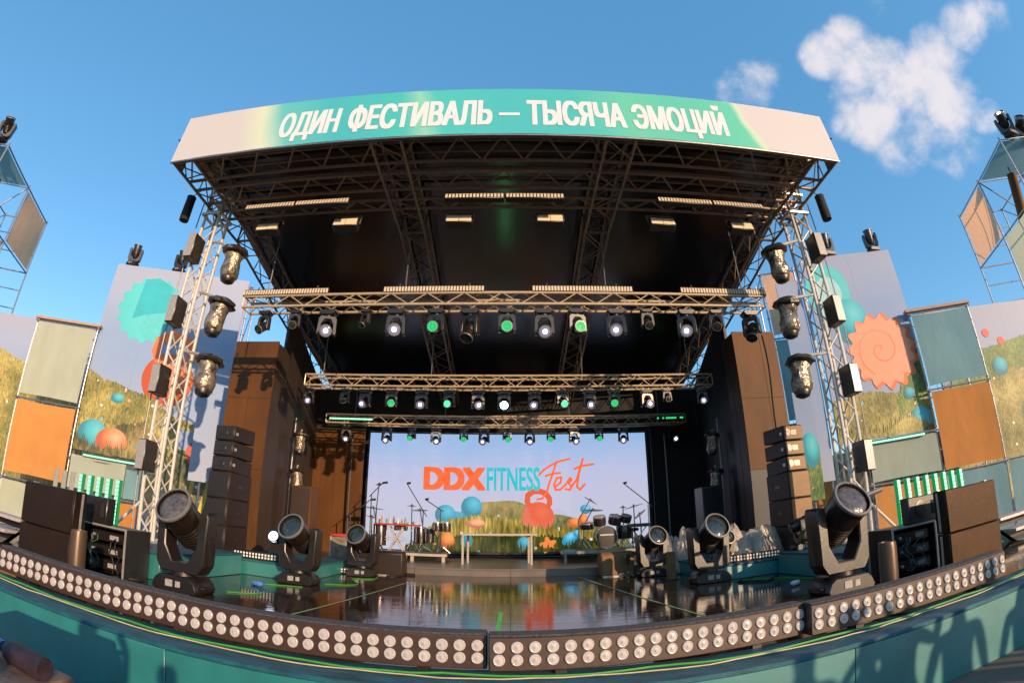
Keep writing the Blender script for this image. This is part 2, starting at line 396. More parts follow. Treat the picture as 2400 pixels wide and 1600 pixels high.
lensm = pm('milky led lens', (.47, .43, .41), .28, var=.1, scale=40, spec=.7, coat=.4)
LENS = MB().lathe([(.038, -.004), (.038, .006), (.033, .010), (.028, .008), (.020, .010), (.009, .011), (.007, .015), (.001, .016)], 20).mesh('lens', lensm)
led_bar_front(-4.51, 3.22, 0, 'twin-row LED batten before the brown-black subwoofers and their upright cylinder')
led_bar_front(-2.295, 3.194, 0, 'straight twin-row LED batten before the big black moving head, next to the skew one')
led_bar_front(-.07, 3.137, .064, 'tan sunlit twin-row LED batten set slightly skew to its neighbours')
led_bar_front(2.12, 3.18, 0, 'tan twin-row LED batten below the tan sunlit subwoofers')

# ------------------------------------------------------------------ moving heads
disp = pm('pale display panel', (.34, .32, .31), .3, var=.3, scale=40)
def head_meshes(key):
    H = {}
    m = MB(); pts = [(-.27, 0), (.27, 0), (.29, .05), (.25, .13), (.19, .17), (-.19, .17), (-.25, .13), (-.29, .05)]
    m.prism(pts, Matrix.Translation((0, .19, 0)) @ Matrix.Rotation(R(90), 4, 'X'), .38)
    H['base'] = m.mesh('base', blackp, .012)
    for s in (-1, 1):
        H['handle%d' % s] = MB().bb(s*.30-.03, s*.30+.03, -.12, .12, .065, .09).mesh('handle', blackm, .01)
    m = MB().bb(-.10, -.01, -.196, -.188, .055, .125)
    H['screen'] = m.mesh('display', disp)
    H['label'] = MB().bb(.03, .09, -.196, -.188, .06, .12).mesh('data_plate', disp)
    # yoke: a U seen from the front
    U = [(-.31, .86), (-.33, .80), (-.31, .30), (-.24, .20), (.24, .20), (.31, .30), (.33, .80), (.31, .86), (.23, .86), (.21, .80), (.20, .48), (.10, .31), (-.10, .31), (-.20, .48), (-.21, .80), (-.23, .86)]
    H['yoke'] = MB().prism(U, Matrix.Translation((0, .11, 0)) @ Matrix.Rotation(R(90), 4, 'X'), .22).mesh('yoke', blackm, .012)
    H['neck'] = MB().lathe([(.13, .165), (.13, .21)], 20).mesh('pan_collar', blackm)
    prof = [(.05, -.33), (.13, -.31), (.165, -.22), (.175, -.05), (.18, .10), (.19, .16), (.19, .30), (.205, .31), (.205, .355), (.182, .36), (.180, .28), (.12, .26)]
    m = MB().lathe(prof, 28)
    for k in range(6):
        zz = -.19+k*.045; m.lathe([(.182, zz), (.186, zz+.006), (.182, zz+.014)], 28)
    m.tube((-.215, 0, 0), (.215, 0, 0), .06, 16)
    H['head'] = m.mesh('head', blackp)
    H['rim'] = MB().lathe([(.206, .325), (.212, .335), (.212, .35), (.206, .362), (.184, .364), (.182, .335)], 28, None, False).mesh('lens_rim', rimm)
    H['lens'] = MB().lathe([(.178, .318), (.150, .332), (.10, .345), (.05, .351), (.002, .352)], 24).mesh('lens', glass)
    H['frost'] = MB().lathe([(.172, .328), (.150, .345), (.10, .356), (.05, .361), (.002, .362)], 24).mesh('lens', frost)
    H['white'] = MB().lathe([(.075, .350), (.070, .372), (.04, .384), (.002, .388)], 16).mesh('lit_lens', white_em)
    H['glow'] = MB().lathe([(.178, .318), (.150, .332), (.10, .345), (.05, .351), (.002, .352)], 24).mesh('lens', pm('softly lit lens glass', (.05, .05, .06), .1, emit=(.75, .7, 1.0), es=.16, var=.1, coat=.5))
    H['rear'] = MB().lathe([(.05, -.332), (.04, -.34), (.01, -.341)], 12).mesh('rear_cap', blackm)
    # green wash face: separate led cells in rings
    m = MB(); cell = []
    for rr, n in ((0, 1), (.055, 6), (.11, 12), (.16, 18)):
        for i in range(n): cell.append((rr*math.cos(2*math.pi*i/n+rr*9), rr*math.sin(2*math.pi*i/n+rr*9)))
    for x, y in cell: m.lathe([(.026, .362), (.021, .372), (.004, .376)], 6, Matrix.Translation((x, y, 0)))
    H['green'] = m.mesh('led_cells', green_em)
    H['greenhot'] = MB().lathe([(.185, .36), (.14, .372), (.05, .38), (.002, .382)], 24).mesh('lit_lens', green_hot)
    H['greensoft'] = MB().lathe([(.175, .36), (.14, .368), (.05, .374), (.002, .375)], 24).mesh('lit_lens', lamp('soft green led lens', (.08, .9, .34), .95))
    return H
rimm = pm('lens rim metal', (.25, .22, .19), .4, .5, var=.2, scale=20)
HM = head_meshes('a')
BODY = []
def moving_head(name, label, group, loc, pan=0., tilt=55., scale=1., hang=False, lens='lens', yaw=0., cat='stage light'):
    t = thing(name, label, cat, loc, 0, group, rot=((math.pi if hang else 0), 0, yaw))
    t.scale = (scale,)*3
    b = link('base', HM['base'], t)
    link('handle', HM['handle-1'], b); link('handle', HM['handle1'], b)
    if not hang: link('display', HM['screen'], b); link('data_plate', HM['label'], b)
    link('pan_collar', HM['neck'], t)
    link('yoke', HM['yoke'], t, (0, 0, 0), (0, 0, pan))
    h = link('head', HM['head'], t, (0, 0, .70), (tilt, 0, pan))
    link('lens_rim', HM['rim'], h)
    if lens in ('lens', 'frost', 'white'): link('lens', HM[{'frost': 'frost', 'white': 'glow'}.get(lens, 'lens')], h)
    if lens in ('white', 'green', 'greenhot', 'greensoft'): link('lit_lens', HM[lens], h)
    if hang:
        m = MB()
        for s in (-.15, .15): MB().bb(s-.02, s+.02, -.03, .03, -.10, .01).build('clamp', steelw, t)
    return t
T55 = R(55)
GF = 'big floor moving heads on the thrust'
moving_head('moving_head', 'big black moving head beside the open black rack case and teal podium', None, (-3.5, 4.86, TZ), 0, R(57), 1.04, lens='frost')
moving_head('moving_head', 'black moving head with grey lens beside the small glowing white par light', None, (-3.02, 6.98, TZ), R(-8), R(62), .96)
moving_head('moving_head', 'black moving head with teal lens standing before the red-topped flight case', None, (-2.63, 8.9, TZ), R(-12), R(66), .9)
moving_head('moving_head', 'tan sunlit moving head with green lens next to the wedge monitor with a microphone clip', None, (2.53, 8.92, TZ), R(10), R(66), .88)
moving_head('moving_head', 'tan sunlit moving head with teal lens before the heap of clear plastic', None, (2.95, 7.26, TZ), R(8), R(62), .98)
moving_head('moving_head', 'big moving head with frosted lens and tan sunlit yoke by the black cylinder', None, (3.46, 4.72, TZ), R(3), R(55), 1.08, lens='frost')

# ------------------------------------------------------------------ truss towers
TWX = (-5.31, 5.11)
for tx, lab in zip(TWX, ('in front of the teal cogwheel print', 'in front of the teal dumbbell print')):
    t = thing('truss_tower', 'tall aluminium truss tower %s' % lab, 'truss tower', (tx, 6.45, PZ))
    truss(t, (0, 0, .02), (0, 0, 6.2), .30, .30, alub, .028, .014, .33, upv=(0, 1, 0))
    MB().bb(-.32, .32, -.32, .32, 0, .025).build('base_plate', steelw, t)
    s = 1 if tx < 0 else -1
    for dx, dy in ((-.75, -.35), (.75, -.3), (-.6, .5), (.6, .5)):
        MB().tube((dx*.22, dy*.25, .62), (dx*.9, dy*.8, .03), .024, 8).build('outrigger', alub, t)
    for zz in (5.55, 5.95):
        m = MB()
        for a, b in (((-.2, -.2), (.2, -.2)), ((.2, -.2), (.2, .2)), ((.2, .2), (-.2, .2)), ((-.2, .2), (-.2, -.2))): m.tube((*a, zz), (*b, zz), .03, 6)
        m.build('head_block', steelw, t)
    MB().tube((-s*.29, -.16, .1), (-s*.29, -.16, 5.9), .011, 6).build('guy_cable', darksteel, t)
    for k, zz in enumerate((5.88, 4.70, 3.55, 2.38)):
        o = thing('strobe_light', 'pale-faced strobe, %s, on the tower by the %s print' % (('topmost', 'second from the top', 'third from the top', 'lowest')[k], 'teal cogwheel' if tx < 0 else 'teal dumbbell'), 'strobe light', (tx-s*.06, 6.12, zz), 0, 'strobes up the truss towers')
        MB().bb(-.085, .085, -.10, .20, -.23, .23).build('body', blackm, o, bevel=.012)
        MB().bb(-.075, .075, -.108, -.102, -.215, .215).build('face', pm('strobe face plastic', (.30, .29, .28), .35, var=.12, scale=20), o, bevel=.002)
        MB().bb(-.04, .04, .2, .24, -.06, .06).build('clamp', steelw, o)
    o = thing('hoist_bag', 'long black tubular hoist bag hanging beside the tower %s' % lab, 'hoist bag', (tx-s*.42, 6.05, 6.68))
    MB().lathe([(.03, -.27), (.085, -.26), (.09, -.2), (.085, .2), (.09, .25), (.03, .27)], 16).build('bag', blackc, o)
    MB().tube((0, 0, .26), (s*.12, .05, .42), .008, 5).build('strap', blackc, o)

# moving heads wrapped in clear rain bags hanging inside the towers
foil = pm('crumpled clear plastic bag', (.26, .20, .14), .2, .55, var=.85, scale=9, bump=1., bscale=20, spec=1.)
def crumple(prof, n, amp, sd):
    rn = random.Random(sd); m = MB(); vs = []; fs = []
    for k, (r, z) in enumerate(prof):
        for i in range(n):
            t = 2*math.pi*i/n; q = r*(1+rn.uniform(-amp, amp)); vs.append((q*math.cos(t), q*math.sin(t), z+rn.uniform(-amp, amp)*.06))
    for k in range(len(prof)-1):
        for i in range(n): fs.append((k*n+i, k*n+(i+1) % n, (k+1)*n+(i+1) % n, (k+1)*n+i))
    fs.append(tuple(range(n-1, -1, -1))); k = (len(prof)-1)*n; fs.append(tuple(range(k, k+n)))
    return m.add(vs, fs)
def bagged(name, label, group, loc, sc, sd, rot, arm=None):
    o = thing(name, label, 'stage light', loc, 0, group, rot=rot); o.scale = (sc,)*3
    rn = random.Random(sd)
    # drooping hood like a plastic hat over the base
    prof = [(.02, .0), (.17, -.01), (.22, -.05), (.235, -.10), (.20, -.12), (.15, -.11)]
    crumple(prof, 20, .12, sd).build('rain_hood', pm('grimy hood plastic', (.035, .028, .022), .32, .1, var=.6, scale=9, bump=.7, spec=.8), o)
    prof = [(.15, -.08), (.16, -.16), (.135, -.24), (.15, -.34), (.165, -.44), (.15, -.53), (.12, -.57)]
    crumple(prof, 18, .13, sd+50).build('bag_wrap', foil, o)
    MB().lathe([(.125, -.54), (.13, -.58), (.11, -.63), (.05, -.66), (.01, -.665)], 18).build('head', blackp, o)
    if arm: MB().tube((0, 0, .0), arm, .025, 8).build('arm', steelw, o)
    return o
for tx, lab in zip(TWX, ('left tower with the hanging teal cloth', 'right tower')):
    s = 1 if tx < 0 else -1
    for k, (zz, sd) in enumerate(((5.92, 3), (4.95, 8), (3.98, 12))):
        bagged('bagged_moving_head', 'rain-bagged moving head, %s of three on the tower by the %s print' % (('topmost', 'middle', 'lowest')[k], 'teal cogwheel' if tx < 0 else 'teal dumbbell'), 'rain-bagged moving heads on the truss towers',
               (tx+s*.72, 6.32, zz+.02), 1.0, sd+(20 if s < 0 else 0), (R(4), R(5*s), k*1.3), (-s*.55*math.cos(k*1.3), s*.55*math.sin(k*1.3), .12))

# ------------------------------------------------------------------ roof
rf = thing('stage_roof', 'black-sheeted stage roof of dark aluminium trusses', 'stage roof', (-.1, 0, 0))
RZ = 6.8
def roof_z(y): return RZ if y < 7.4 else RZ-(y-7.4)*.217
alud = pm('darker aluminium tube', (.26, .19, .14), .5, .6, var=.2, scale=15)  # darker, browner copy of the truss aluminium
TH = .44
for x0, x1 in ((-5.3, -4.9), (-1.9, -1.45), (1.47, 1.9), (4.9, 5.3)):
    xm = (x0+x1)/2; wd = x1-x0
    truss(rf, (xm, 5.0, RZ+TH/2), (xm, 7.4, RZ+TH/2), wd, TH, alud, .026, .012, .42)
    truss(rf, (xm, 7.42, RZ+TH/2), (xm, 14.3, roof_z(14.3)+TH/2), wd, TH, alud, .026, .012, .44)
for y0, y1 in ((5.0, 5.50), (5.74, 6.14), (6.40, 6.66)):
    for yy in (y0, y1): MB().tube((-5.3, yy, RZ+.012), (5.3, yy, RZ+.012), .028, 8).build('cross_chord', alud, rf)
    m = MB(); n = 34
    for i in range(n):
        xa, xb = -5.25+10.5*i/n, -5.25+10.5*(i+1)/n; ya, yb = (y0, y1) if i % 2 else (y1, y0); m.tube((xa, ya, RZ+.012), (xb, yb, RZ+.012), .016, 5)
    m.build('lacing', alud, rf)
    for yy in (y0, y1): MB().tube((-5.3, yy, RZ+TH), (5.3, yy, RZ+TH), .026, 6).build('cross_chord', alud, rf)
vinyl = pm('black roof vinyl', (.010, .009, .0085), .22, var=.25, scale=1.2, bump=.25, bscale=1.1, spec=.6)
m = MB(); rows = [4.98, 5.6, 6.5, 7.4, 9, 10.5, 12, 13.4, 14.5]; nx = 10
for i, y in enumerate(rows):
    for k in range(nx+1):
        x = -5.45+10.9*k/nx; sag = .05*math.sin(math.pi*((k % 2.5)/2.5))
        m.v.append((x, y, roof_z(y)+TH+.10-sag*.5))
for i in range(len(rows)-1):
    for k in range(nx): a = i*(nx+1)+k; m.f.append((a, a+1, a+nx+2, a+nx+1))
m.build('roof_sheet', vinyl, rf)
MB().bb(-5.35, 5.35, 14.42, 14.46, MZ, roof_z(14.4)+.5).build('rear_drape', blackc, rf, smooth=False)

# banner with its printed words
bn = thing('roof_banner', 'long teal and cream banner with white Cyrillic lettering along the roof edge', 'banner', (-.1, 4.92, 6.8))
bmz = bpy.data.materials.new('banner print'); bmz.use_nodes = True
def banner_print(m):
    t = m.node_tree; n = t.nodes; L = t.links; b = n['Principled BSDF']; b.inputs['Roughness'].default_value = .6
    c = n.new('ShaderNodeTexCoord'); s = n.new('ShaderNodeSeparateXYZ'); L.new(c.outputs['Object'], s.inputs[0])
    z = n.new('ShaderNodeTexNoise'); z.inputs['Scale'].default_value = .8; z.inputs['Detail'].default_value = 2; L.new(c.outputs['Object'], z.inputs['Vector'])
    # position along the banner, skewed by height so the colour fields lean, plus blobs
    a = n.new('ShaderNodeMath'); a.operation = 'MULTIPLY_ADD'; L.new(s.outputs['Z'], a.inputs[0]); a.inputs[1].default_value = .25; L.new(s.outputs['X'], a.inputs[2])
    a2 = n.new('ShaderNodeMath'); a2.operation = 'MULTIPLY_ADD'; L.new(z.outputs['Fac'], a2.inputs[0]); a2.inputs[1].default_value = .5; L.new(a.outputs[0], a2.inputs[2])
    mr = n.new('ShaderNodeMapRange'); L.new(a2.outputs[0], mr.inputs[0]); mr.inputs[1].default_value = -5.3+.37; mr.inputs[2].default_value = 5.3+.37
    r = n.new('ShaderNodeValToRGB'); L.new(mr.outputs[0], r.inputs[0]); el = r.color_ramp.elements
    st_ = [(0, (.49, .48, .50)), (.105, (.49, .48, .49)), (.15, (.52, .60, .46)), (.19, (.10, .44, .46)), (.26, (.045, .38, .44)), (.36, (.045, .42, .42)), (.385, (.20, .52, .42)), (.41, (.05, .44, .43)), (.50, (.045, .40, .44)), (.60, (.04, .40, .42)), (.68, (.09, .46, .34)), (.76, (.06, .43, .35)), (.847, (.07, .46, .34)), (.858, (.45, .60, .44)), (.866, (.49, .48, .50)), (1, (.49, .48, .51))]
    while len(el) < len(st_): el.new(.5)
    for e, (p, k) in zip(el, st_): e.position = p; e.color = (*k, 1)
    L.new(r.outputs[0], b.inputs['Base Color'])
banner_print(bmz)
m = MB()
nb = 40
for i in range(nb+1):
    x = -5.32+10.64*i/nb; wv = .003*math.sin(i*1.7)
    m.v += [(x, wv, -.02), (x, wv*.5, .47), (x, wv*.3, .96)]
for i in range(nb):
    for k in range(2): a = i*3+k; m.f.append((a, a+3, a+4, a+1))
for sx in (-5.32, 5.32):   # short returns round the corners
    k = len(m.v); m.v += [(sx, 0, -.02), (sx, .35, -.02), (sx, .35, .96), (sx, 0, .96)]; m.f.append((k, k+1, k+2, k+3))
m.build('print_cloth', bmz, bn)
lw = pm('cream ink', (.62, .63, .68), .6, var=.03)
for s, x0, wd in (('ОДИН', -3.40, .98), ('ФЕСТИВАЛЬ', -2.28, 2.13), ('—', -.06, .30), ('ТЫСЯЧА', .34, 1.44), ('ЭМОЦИЙ', 1.88, 1.50)):
    me = text_mesh(s, lw, wd, .50 if s != '—' else .6, .020 if s != '—' else .004)
    link('lettering', me, bn, (x0, -.0055, .16))
# edge battens of the banner
MB().tube((-5.33, .02, -.03), (5.33, .02, -.03), .018, 6).build('hem_pole', darksteel, bn)
MB().tube((-5.33, .02, .97), (5.33, .02, .97), .012, 6).build('hem_pole', darksteel, bn)

# ------------------------------------------------------------------ lighting trusses
ROWS = [('front', 7.2, -4.68, 4.42, 5.19, 5.39, 'under the long slatted light bars'), ('middle', 10.35, -4.68, 4.61, 4.745, 4.995, 'carrying the brightest green lamp'), ('rear', 13.0, -5.1, 4.85, 4.46, 4.70, 'above the LED screen')]
for nm, y, x0, x1, z0, z1, lab in ROWS:
    t = thing('lighting_truss', 'aluminium lighting truss %s' % lab, 'lighting truss', (0, y, (z0+z1)/2))
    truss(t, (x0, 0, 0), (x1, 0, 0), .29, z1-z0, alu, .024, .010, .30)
    for xx in (-4.3, -1.75, 1.6, 4.1):
        if x0 < xx < x1: MB().tube((xx, 0, (z1-z0)/2), (xx, 0, roof_z(y)+TH/2-(z0+z1)/2), .012, 6).build('hanging_chain', darksteel, t)
MH = []
def hanging(x, y, ztop, sc, kind, group, lab, pan=0., dn=18., tilt=None):
    return moving_head('hanging_moving_head', lab, group, (x, y, ztop-.10*sc), pan, -R(90-dn) if tilt is None else tilt, sc, True, kind)
r1 = [(-5.28, 'lens', .5, 40, .3), (-4.55, 'lens', .42, 30, -.2), (-3.78, 'white', .62, 22, -.3), (-2.96, 'lens', .38, 50, .6), (-2.30, 'white', .62, 18, -.1), (-1.48, 'green', .56, 12, .2), (-.80, 'lens', .64, 60, .5), (-.06, 'green', .56, 12, 0), (.68, 'white', .62, 30, .0), (1.34, 'green', .56, 12, -.2), (2.14, 'white', .62, 20, .3), (2.80, 'lens', .42, 40, 0), (3.65, 'white', .62, 22, .5), (4.33, 'lens', .46, 35, .4), (5.16, 'lens', .62, 60, .9)]
ORD = ['first', 'second', 'third', 'fourth', 'fifth', 'sixth', 'seventh', 'eighth', 'ninth', 'tenth', 'eleventh', 'twelfth', 'thirteenth', 'fourteenth', 'fifteenth']
KN = {'lens': 'unlit black moving head', 'white': 'white-lit moving head', 'green': 'green wash light', 'greenhot': 'dazzling green wash light, the brightest lamp', 'greensoft': 'pale green wash light'}
GN = {'lens': 'unlit moving heads', 'white': 'white-lit moving heads', 'green': 'green wash lights', 'greenhot': 'bright green wash light', 'greensoft': 'pale green wash lights'}
for i, (x, k, sc, dn, pan) in enumerate(r1): hanging(x*.8, 7.16, 5.17, sc*.8, k, GN[k]+' on the truss under the slatted bars', KN[k]+', %s from the brown pillar under the truss with slatted bars' % ORD[i], pan, dn)
r2 = [(-5.06, 'white', .44), (-4.09, 'lens', .4), (-3.56, 'white', .5), (-2.89, 'green', .46), (-2.14, 'white', .5), (-1.46, 'greensoft', .46), (-.77, 'white', .5), (-.14, 'greenhot', .5), (.59, 'white', .5), (1.26, 'greensoft', .46), (1.92, 'white', .5), (2.53, 'green', .46), (3.35, 'white', .5), (3.88, 'lens', .36), (4.82, 'white', .44)]
for i, (x, k, sc) in enumerate(r2): hanging(x*.9, 10.28, 4.71, sc*.9, k, GN[k]+' on the truss with the brightest green lamp', KN[k]+', %s from the brown pillar on the truss between the other two' % ORD[i] if k != 'greenhot' else KN[k], (i % 3-1)*.2, 14)
r3 = [(-4.49, 'white'), (-3.33, 'white'), (-2.64, 'green'), (-1.98, 'white'), (-1.23, 'green'), (-.69, 'white'), (-.08, 'green'), (.52, 'white'), (1.09, 'green'), (1.71, 'white'), (2.38, 'green'), (3.05, 'white'), (4.46, 'white')]
for i, (x, k) in enumerate(r3): hanging(x, 12.93, 4.42, .44 if k == 'white' else .36, k, GN[k]+' over the screen', KN[k]+', %s from the brown pillar in the row at the LED screen top' % ORD[i], (i % 3-1)*.25, 28)

# slatted light bars (unlit), one on the roof and one on the front truss
CELL = MB().bb(-.018, .018, -.004, .0, -.048, .048).mesh('cell', amberdot, .002)
def slat_bar(x0, x1, y, z, label, group, tiltx=-.35):
    t = thing('light_bar', label, 'light bar', ((x0+x1)/2, y, z), 0, group, rot=(tiltx, 0, 0))
    L_ = x1-x0; MB().bb(-L_/2, L_/2, 0, .09, -.066, .066).build('housing', blackm, t, bevel=.006)
    n = int(L_/.05)
    for i in range(n): link('cell', CELL, t, (-L_/2+L_*(i+.5)/n, -.001, 0))
    for q in (-.35, .35): MB().tube((q*L_, .05, .05), (q*L_, .08, .16), .012, 6).build('bracket', darksteel, t)
for i, (x0, x1) in enumerate(((-4.79, -3.80), (-3.77, -2.77), (-1.09, -.10), (-.07, .90), (2.53, 3.53), (3.56, 4.55))):
    slat_bar(x0*.90, x1*.90, 5.86, 6.42, 'short slatted light bar under the roof, %s from the brown pillar side' % ORD[i], 'slatted light bars under the roof', -.3)
for i, (x0, x1) in enumerate(((-5.89, -3.82), (-2.60, -.52), (.45, 2.52), (3.57, 5.61))):
    slat_bar(x0*.8, x1*.8, 7.04, 5.46, 'long slatted light bar on top of the truss, %s from the brown pillar side' % ORD[i], 'slatted light bars on the lighting truss', -.15)
for i, x in enumerate((-4.48, -2.92, -.88, .69, 2.70, 4.26)):
    t = thing('flood_light', 'small two-panel flood light, %s from the brown pillar side under the roof' % ORD[i], 'flood light', (x*.90, 6.22, 6.28), 0, 'flood lights under the roof', rot=(-.3, 0, 0))
    MB().bb(-.21, .21, .01, .16, -.10, .12).build('body', blackm, t, bevel=.01)
    for s in (-1, 1): MB().bb(s*.10-.096, s*.10+.096, 0, .008, -.09, .06).build('panel', pm('flood panel', (.72, .58, .40), .4, var=.15, scale=20), t, bevel=.002)
    MB().path([(-.22, .08, .0), (-.22, .08, .2), (.22, .08, .2), (.22, .08, 0)], .012, 6).build('bracket', darksteel, t)
# lit green bars
def green_bar(x0, x1, y, z, label, n, tz=0., rotz=0., broken=False, es=1.):
    t = thing('green_light_bar', label, 'light bar', ((x0+x1)/2, y, z), rotz, 'lit green light bars'); L_ = x1-x0
    t.rotation_euler = (0, tz, rotz)
    MB().bb(-L_/2, L_/2, .0, .05, -.035, .035).build('housing', blackm, t, bevel=.004)
    for i in range(n):
        if broken and i in (0, 2, 3, 5, 12, 13): continue
        MB().bb(-L_/2+L_*(i+.08)/n, -L_/2+L_*(i+.92)/n, -.012, -.001, -.022, .022).build('led_cell', greendot if not broken else greenbar, t, smooth=False)
green_bar(-4.98, -3.73, 12.8, 4.56, 'unbroken lit green light bar beside the LED screen top over the brown wall', 18)
green_bar(3.95, 4.76, 12.8, 4.58, 'faint broken green light bar beside the LED screen top over the black wall', 16, broken=True)

# ------------------------------------------------------------------ LED screen
SE = .58
def flat(pts, mat, parent, y, name, t=.002):
    """flat shape: outline in the parent's xz plane, its face at y"""
    return MB().sheet([(p[0], y, p[1]) for p in pts]).build(name, mat, parent, smooth=False)
def ball_ink(name, core, mid, edge, emit=0.):
    """ink of a picture of a ball: unit-disc mesh coordinates, lighter at one side"""
    if name in MATS: return MATS[name]
    m = bpy.data.materials.new(name); m.use_nodes = True; t = m.node_tree; n = t.nodes; L = t.links; b = n['Principled BSDF']; b.inputs['Roughness'].default_value = .6
    c = n.new('ShaderNodeTexCoord'); v = n.new('ShaderNodeVectorMath'); v.operation = 'SUBTRACT'; v.inputs[1].default_value = (.28, 0, .34); L.new(c.outputs['Object'], v.inputs[0])
    l = n.new('ShaderNodeVectorMath'); l.operation = 'LENGTH'; L.new(v.outputs[0], l.inputs[0])
    r = n.new('ShaderNodeValToRGB'); L.new(l.outputs['Value'], r.inputs[0]); e = r.color_ramp.elements; e.new(.6)
    for q, (p, k) in zip(e, ((.0, core), (.65, mid), (1., edge))): q.position = p; q.color = (*k, 1)
    L.new(r.outputs[0], b.inputs['Base Color'])
    if emit: L.new(r.outputs[0], b.inputs['Emission Color']); b.inputs['Emission Strength'].default_value = emit; dim(t, b)
    MATS[name] = m; return m
def ball(parent, cx, cz, rx, rz, y, mat, name='printed_ball'):
    o = MB().sheet([(math.cos(2*math.pi*i/36), 0, math.sin(2*math.pi*i/36)) for i in range(36)]).build(name, mat, parent, smooth=False, loc=(cx, y, cz)); o.scale = (rx, 1, rz); return o
def gearpts(cx, cz, r, teeth, depth, rot=0.):
    P = []
    for i in range(teeth*6):
        t = 2*math.pi*i/(teeth*6)+rot; q = r*(1-depth*(.5-.5*math.cos(6*math.pi*2*i/(6*6)))) if False else r*(1-depth*.5*(1-math.cos(teeth*(t-rot))))
        P.append((cx+q*math.cos(t), cz+q*math.sin(t)))
    return P
def hill(x0, x1, z0, pts, sd=0, jag=.0, n=40):
    """a meadow outline: flat foot at z0, crest through pts, blades standing up from it"""
    rn = random.Random(sd); top = []
    for i in range(n+1):
        x = x0+(x1-x0)*i/n
        for (a, za), (b, zb) in zip(pts[:-1], pts[1:]):
            if a <= x <= b+1e-6: t = (x-a)/max(1e-6, b-a); t = t*t*(3-2*t); z = za+(zb-za)*t; break
        top.append((x, z+(rn.uniform(0, jag) if i % 2 else 0)))
    return [(x0, z0)]+top+[(x1, z0)]
def kettlebell(parent, cx, cz, r, mat, y, mat2=None, body=None):
    ball(parent, cx, cz, r*1.02, r*.98, y, body or mat, 'printed_kettlebell')
    # handle: an arch of ring segments
    P = [(-.62, .62), (-.86, 1.15), (-.80, 1.72), (-.45, 2.08), (.12, 2.14), (.62, 1.92), (.90, 1.45), (.92, .95), (.70, .55)]
    Q = [(-.30, .85), (-.50, 1.2), (-.47, 1.52), (-.25, 1.72), (.10, 1.74), (.42, 1.58), (.58, 1.3), (.56, 1.0), (.40, .80)]
    P = [(x, z*.87) for x, z in P]; Q = [(x, z*.85) for x, z in Q]
    m = MB()
    for k in range(len(P)-1):
        m.sheet([(cx+r*p[0], y-.001, cz+r*p[1]) for p in (P[k], P[k+1], Q[k+1], Q[k])])
    m.build('printed_handle', mat2 or mat, parent, smooth=False)
sc = thing('led_screen', 'large LED screen showing an orange and cyan logo over a meadow', 'screen', (0, 13.4, 0))
MB().bb(-3.98, 3.84, .01, .16, 1.05, 4.37).build('cabinet', blackm, sc, smooth=False)
sky_s = ramp_print('screen sky', [(0, (.52, .55, .66)), (.35, (.53, .53, .70)), (.6, (.48, .52, .74)), (1, (.28, .47, .76))], 'Z', 1.6, 4.4, .45, .55, emit=SE, rough=.7)
flat([(-3.92, 1.12), (3.78, 1.12), (3.78, 4.31), (-3.92, 4.31)], sky_s, sc, 0, 'picture')
gr_far = grass_print('screen far meadow', (.12, .18, .07), (.45, .36, .12), (.75, .55, .22), SE*.7, (4, 4, 1.5), .7)
gr_near = grass_print('screen near grass', (.03, .045, .01), (.36, .26, .04), (.95, .68, .20), SE*.95, (8, 8, 1.0), .7)
gr_dark = grass_print('screen dark grass', (.01, .02, .005), (.06, .08, .01), (.30, .22, .04), SE*.7, (8, 8, 1.0), .7)
flat(hill(-1.3, 3.2, 1.12, [(-1.3, 1.9), (-.75, 2.46), (0, 2.50), (1.2, 2.12), (2.2, 1.90), (3.2, 1.5)]), gr_far, sc, -.002, 'far_meadow')
teals = ramp_print('screen teal ball', [(0, (.06, .32, .42)), (1, (.10, .50, .66))], 'Z', 1.6, 2.7, .2, 2, emit=SE, rough=.7)
ball(sc, -1.73, 2.10, .28, .27, -.0055, ball_ink('screen teal ball ink', (.14, .56, .70), (.07, .40, .54), (.05, .26, .36), SE), 'printed_dumbbell'); ball(sc, -1.03, 2.32, .28, .29, -.0052, ball_ink('screen teal ball ink', (.14, .56, .70), (.07, .40, .54), (.05, .26, .36), SE), 'printed_dumbbell')
flat([(-1.7, 2.25), (-1.35, 2.18), (-1.05, 2.3), (-1.0, 2.05), (-1.35, 1.85), (-1.8, 1.9)], teals, sc, -.005, 'printed_dumbbell')
flat(hill(-2.6, 2.6, 1.12, [(-2.6, 1.35), (-1.9, 1.9), (-.9, 2.05), (.3, 1.95), (1.4, 1.75), (2.6, 1.5)], 3, .14, 110), gr_near, sc, -.006, 'near_grass')
ks = ramp_print('screen kettlebell orange', [(0, (.75, .14, .06)), (.5, (.80, .11, .04)), (1, (.80, .10, .03))], 'Z', 1.75, 2.6, .1, 2, emit=SE, rough=.7)
kettlebell(sc, .74, 2.05, .42, ks, -.008, body=ball_ink('screen kettlebell body', (.82, .16, .075), (.78, .11, .045), (.76, .17, .10), SE))
flat(hill(-.2, 1.6, 1.3, [(-.2, 1.86), (.4, 1.80), (1.0, 1.74), (1.6, 1.72)], 8, .18, 70), gr_near, sc, -.011, 'grass_blades')
flat(hill(-2.8, 3.0, 1.12, [(-2.8, 1.22), (-1.8, 1.5), (-.8, 1.55), (.6, 1.52), (1.6, 1.48), (3.0, 1.2)], 5, .12, 120), gr_dark, sc, -.012, 'dark_grass')
og = pm('screen orange shape', (.016, .016, .018), .7, spec=.12, emit=(.9, .26, .05), es=SE, var=.1); tl = pm('screen cyan shape', (.016, .016, .018), .7, spec=.12, emit=(.06, .5, .72), es=SE, var=.1)
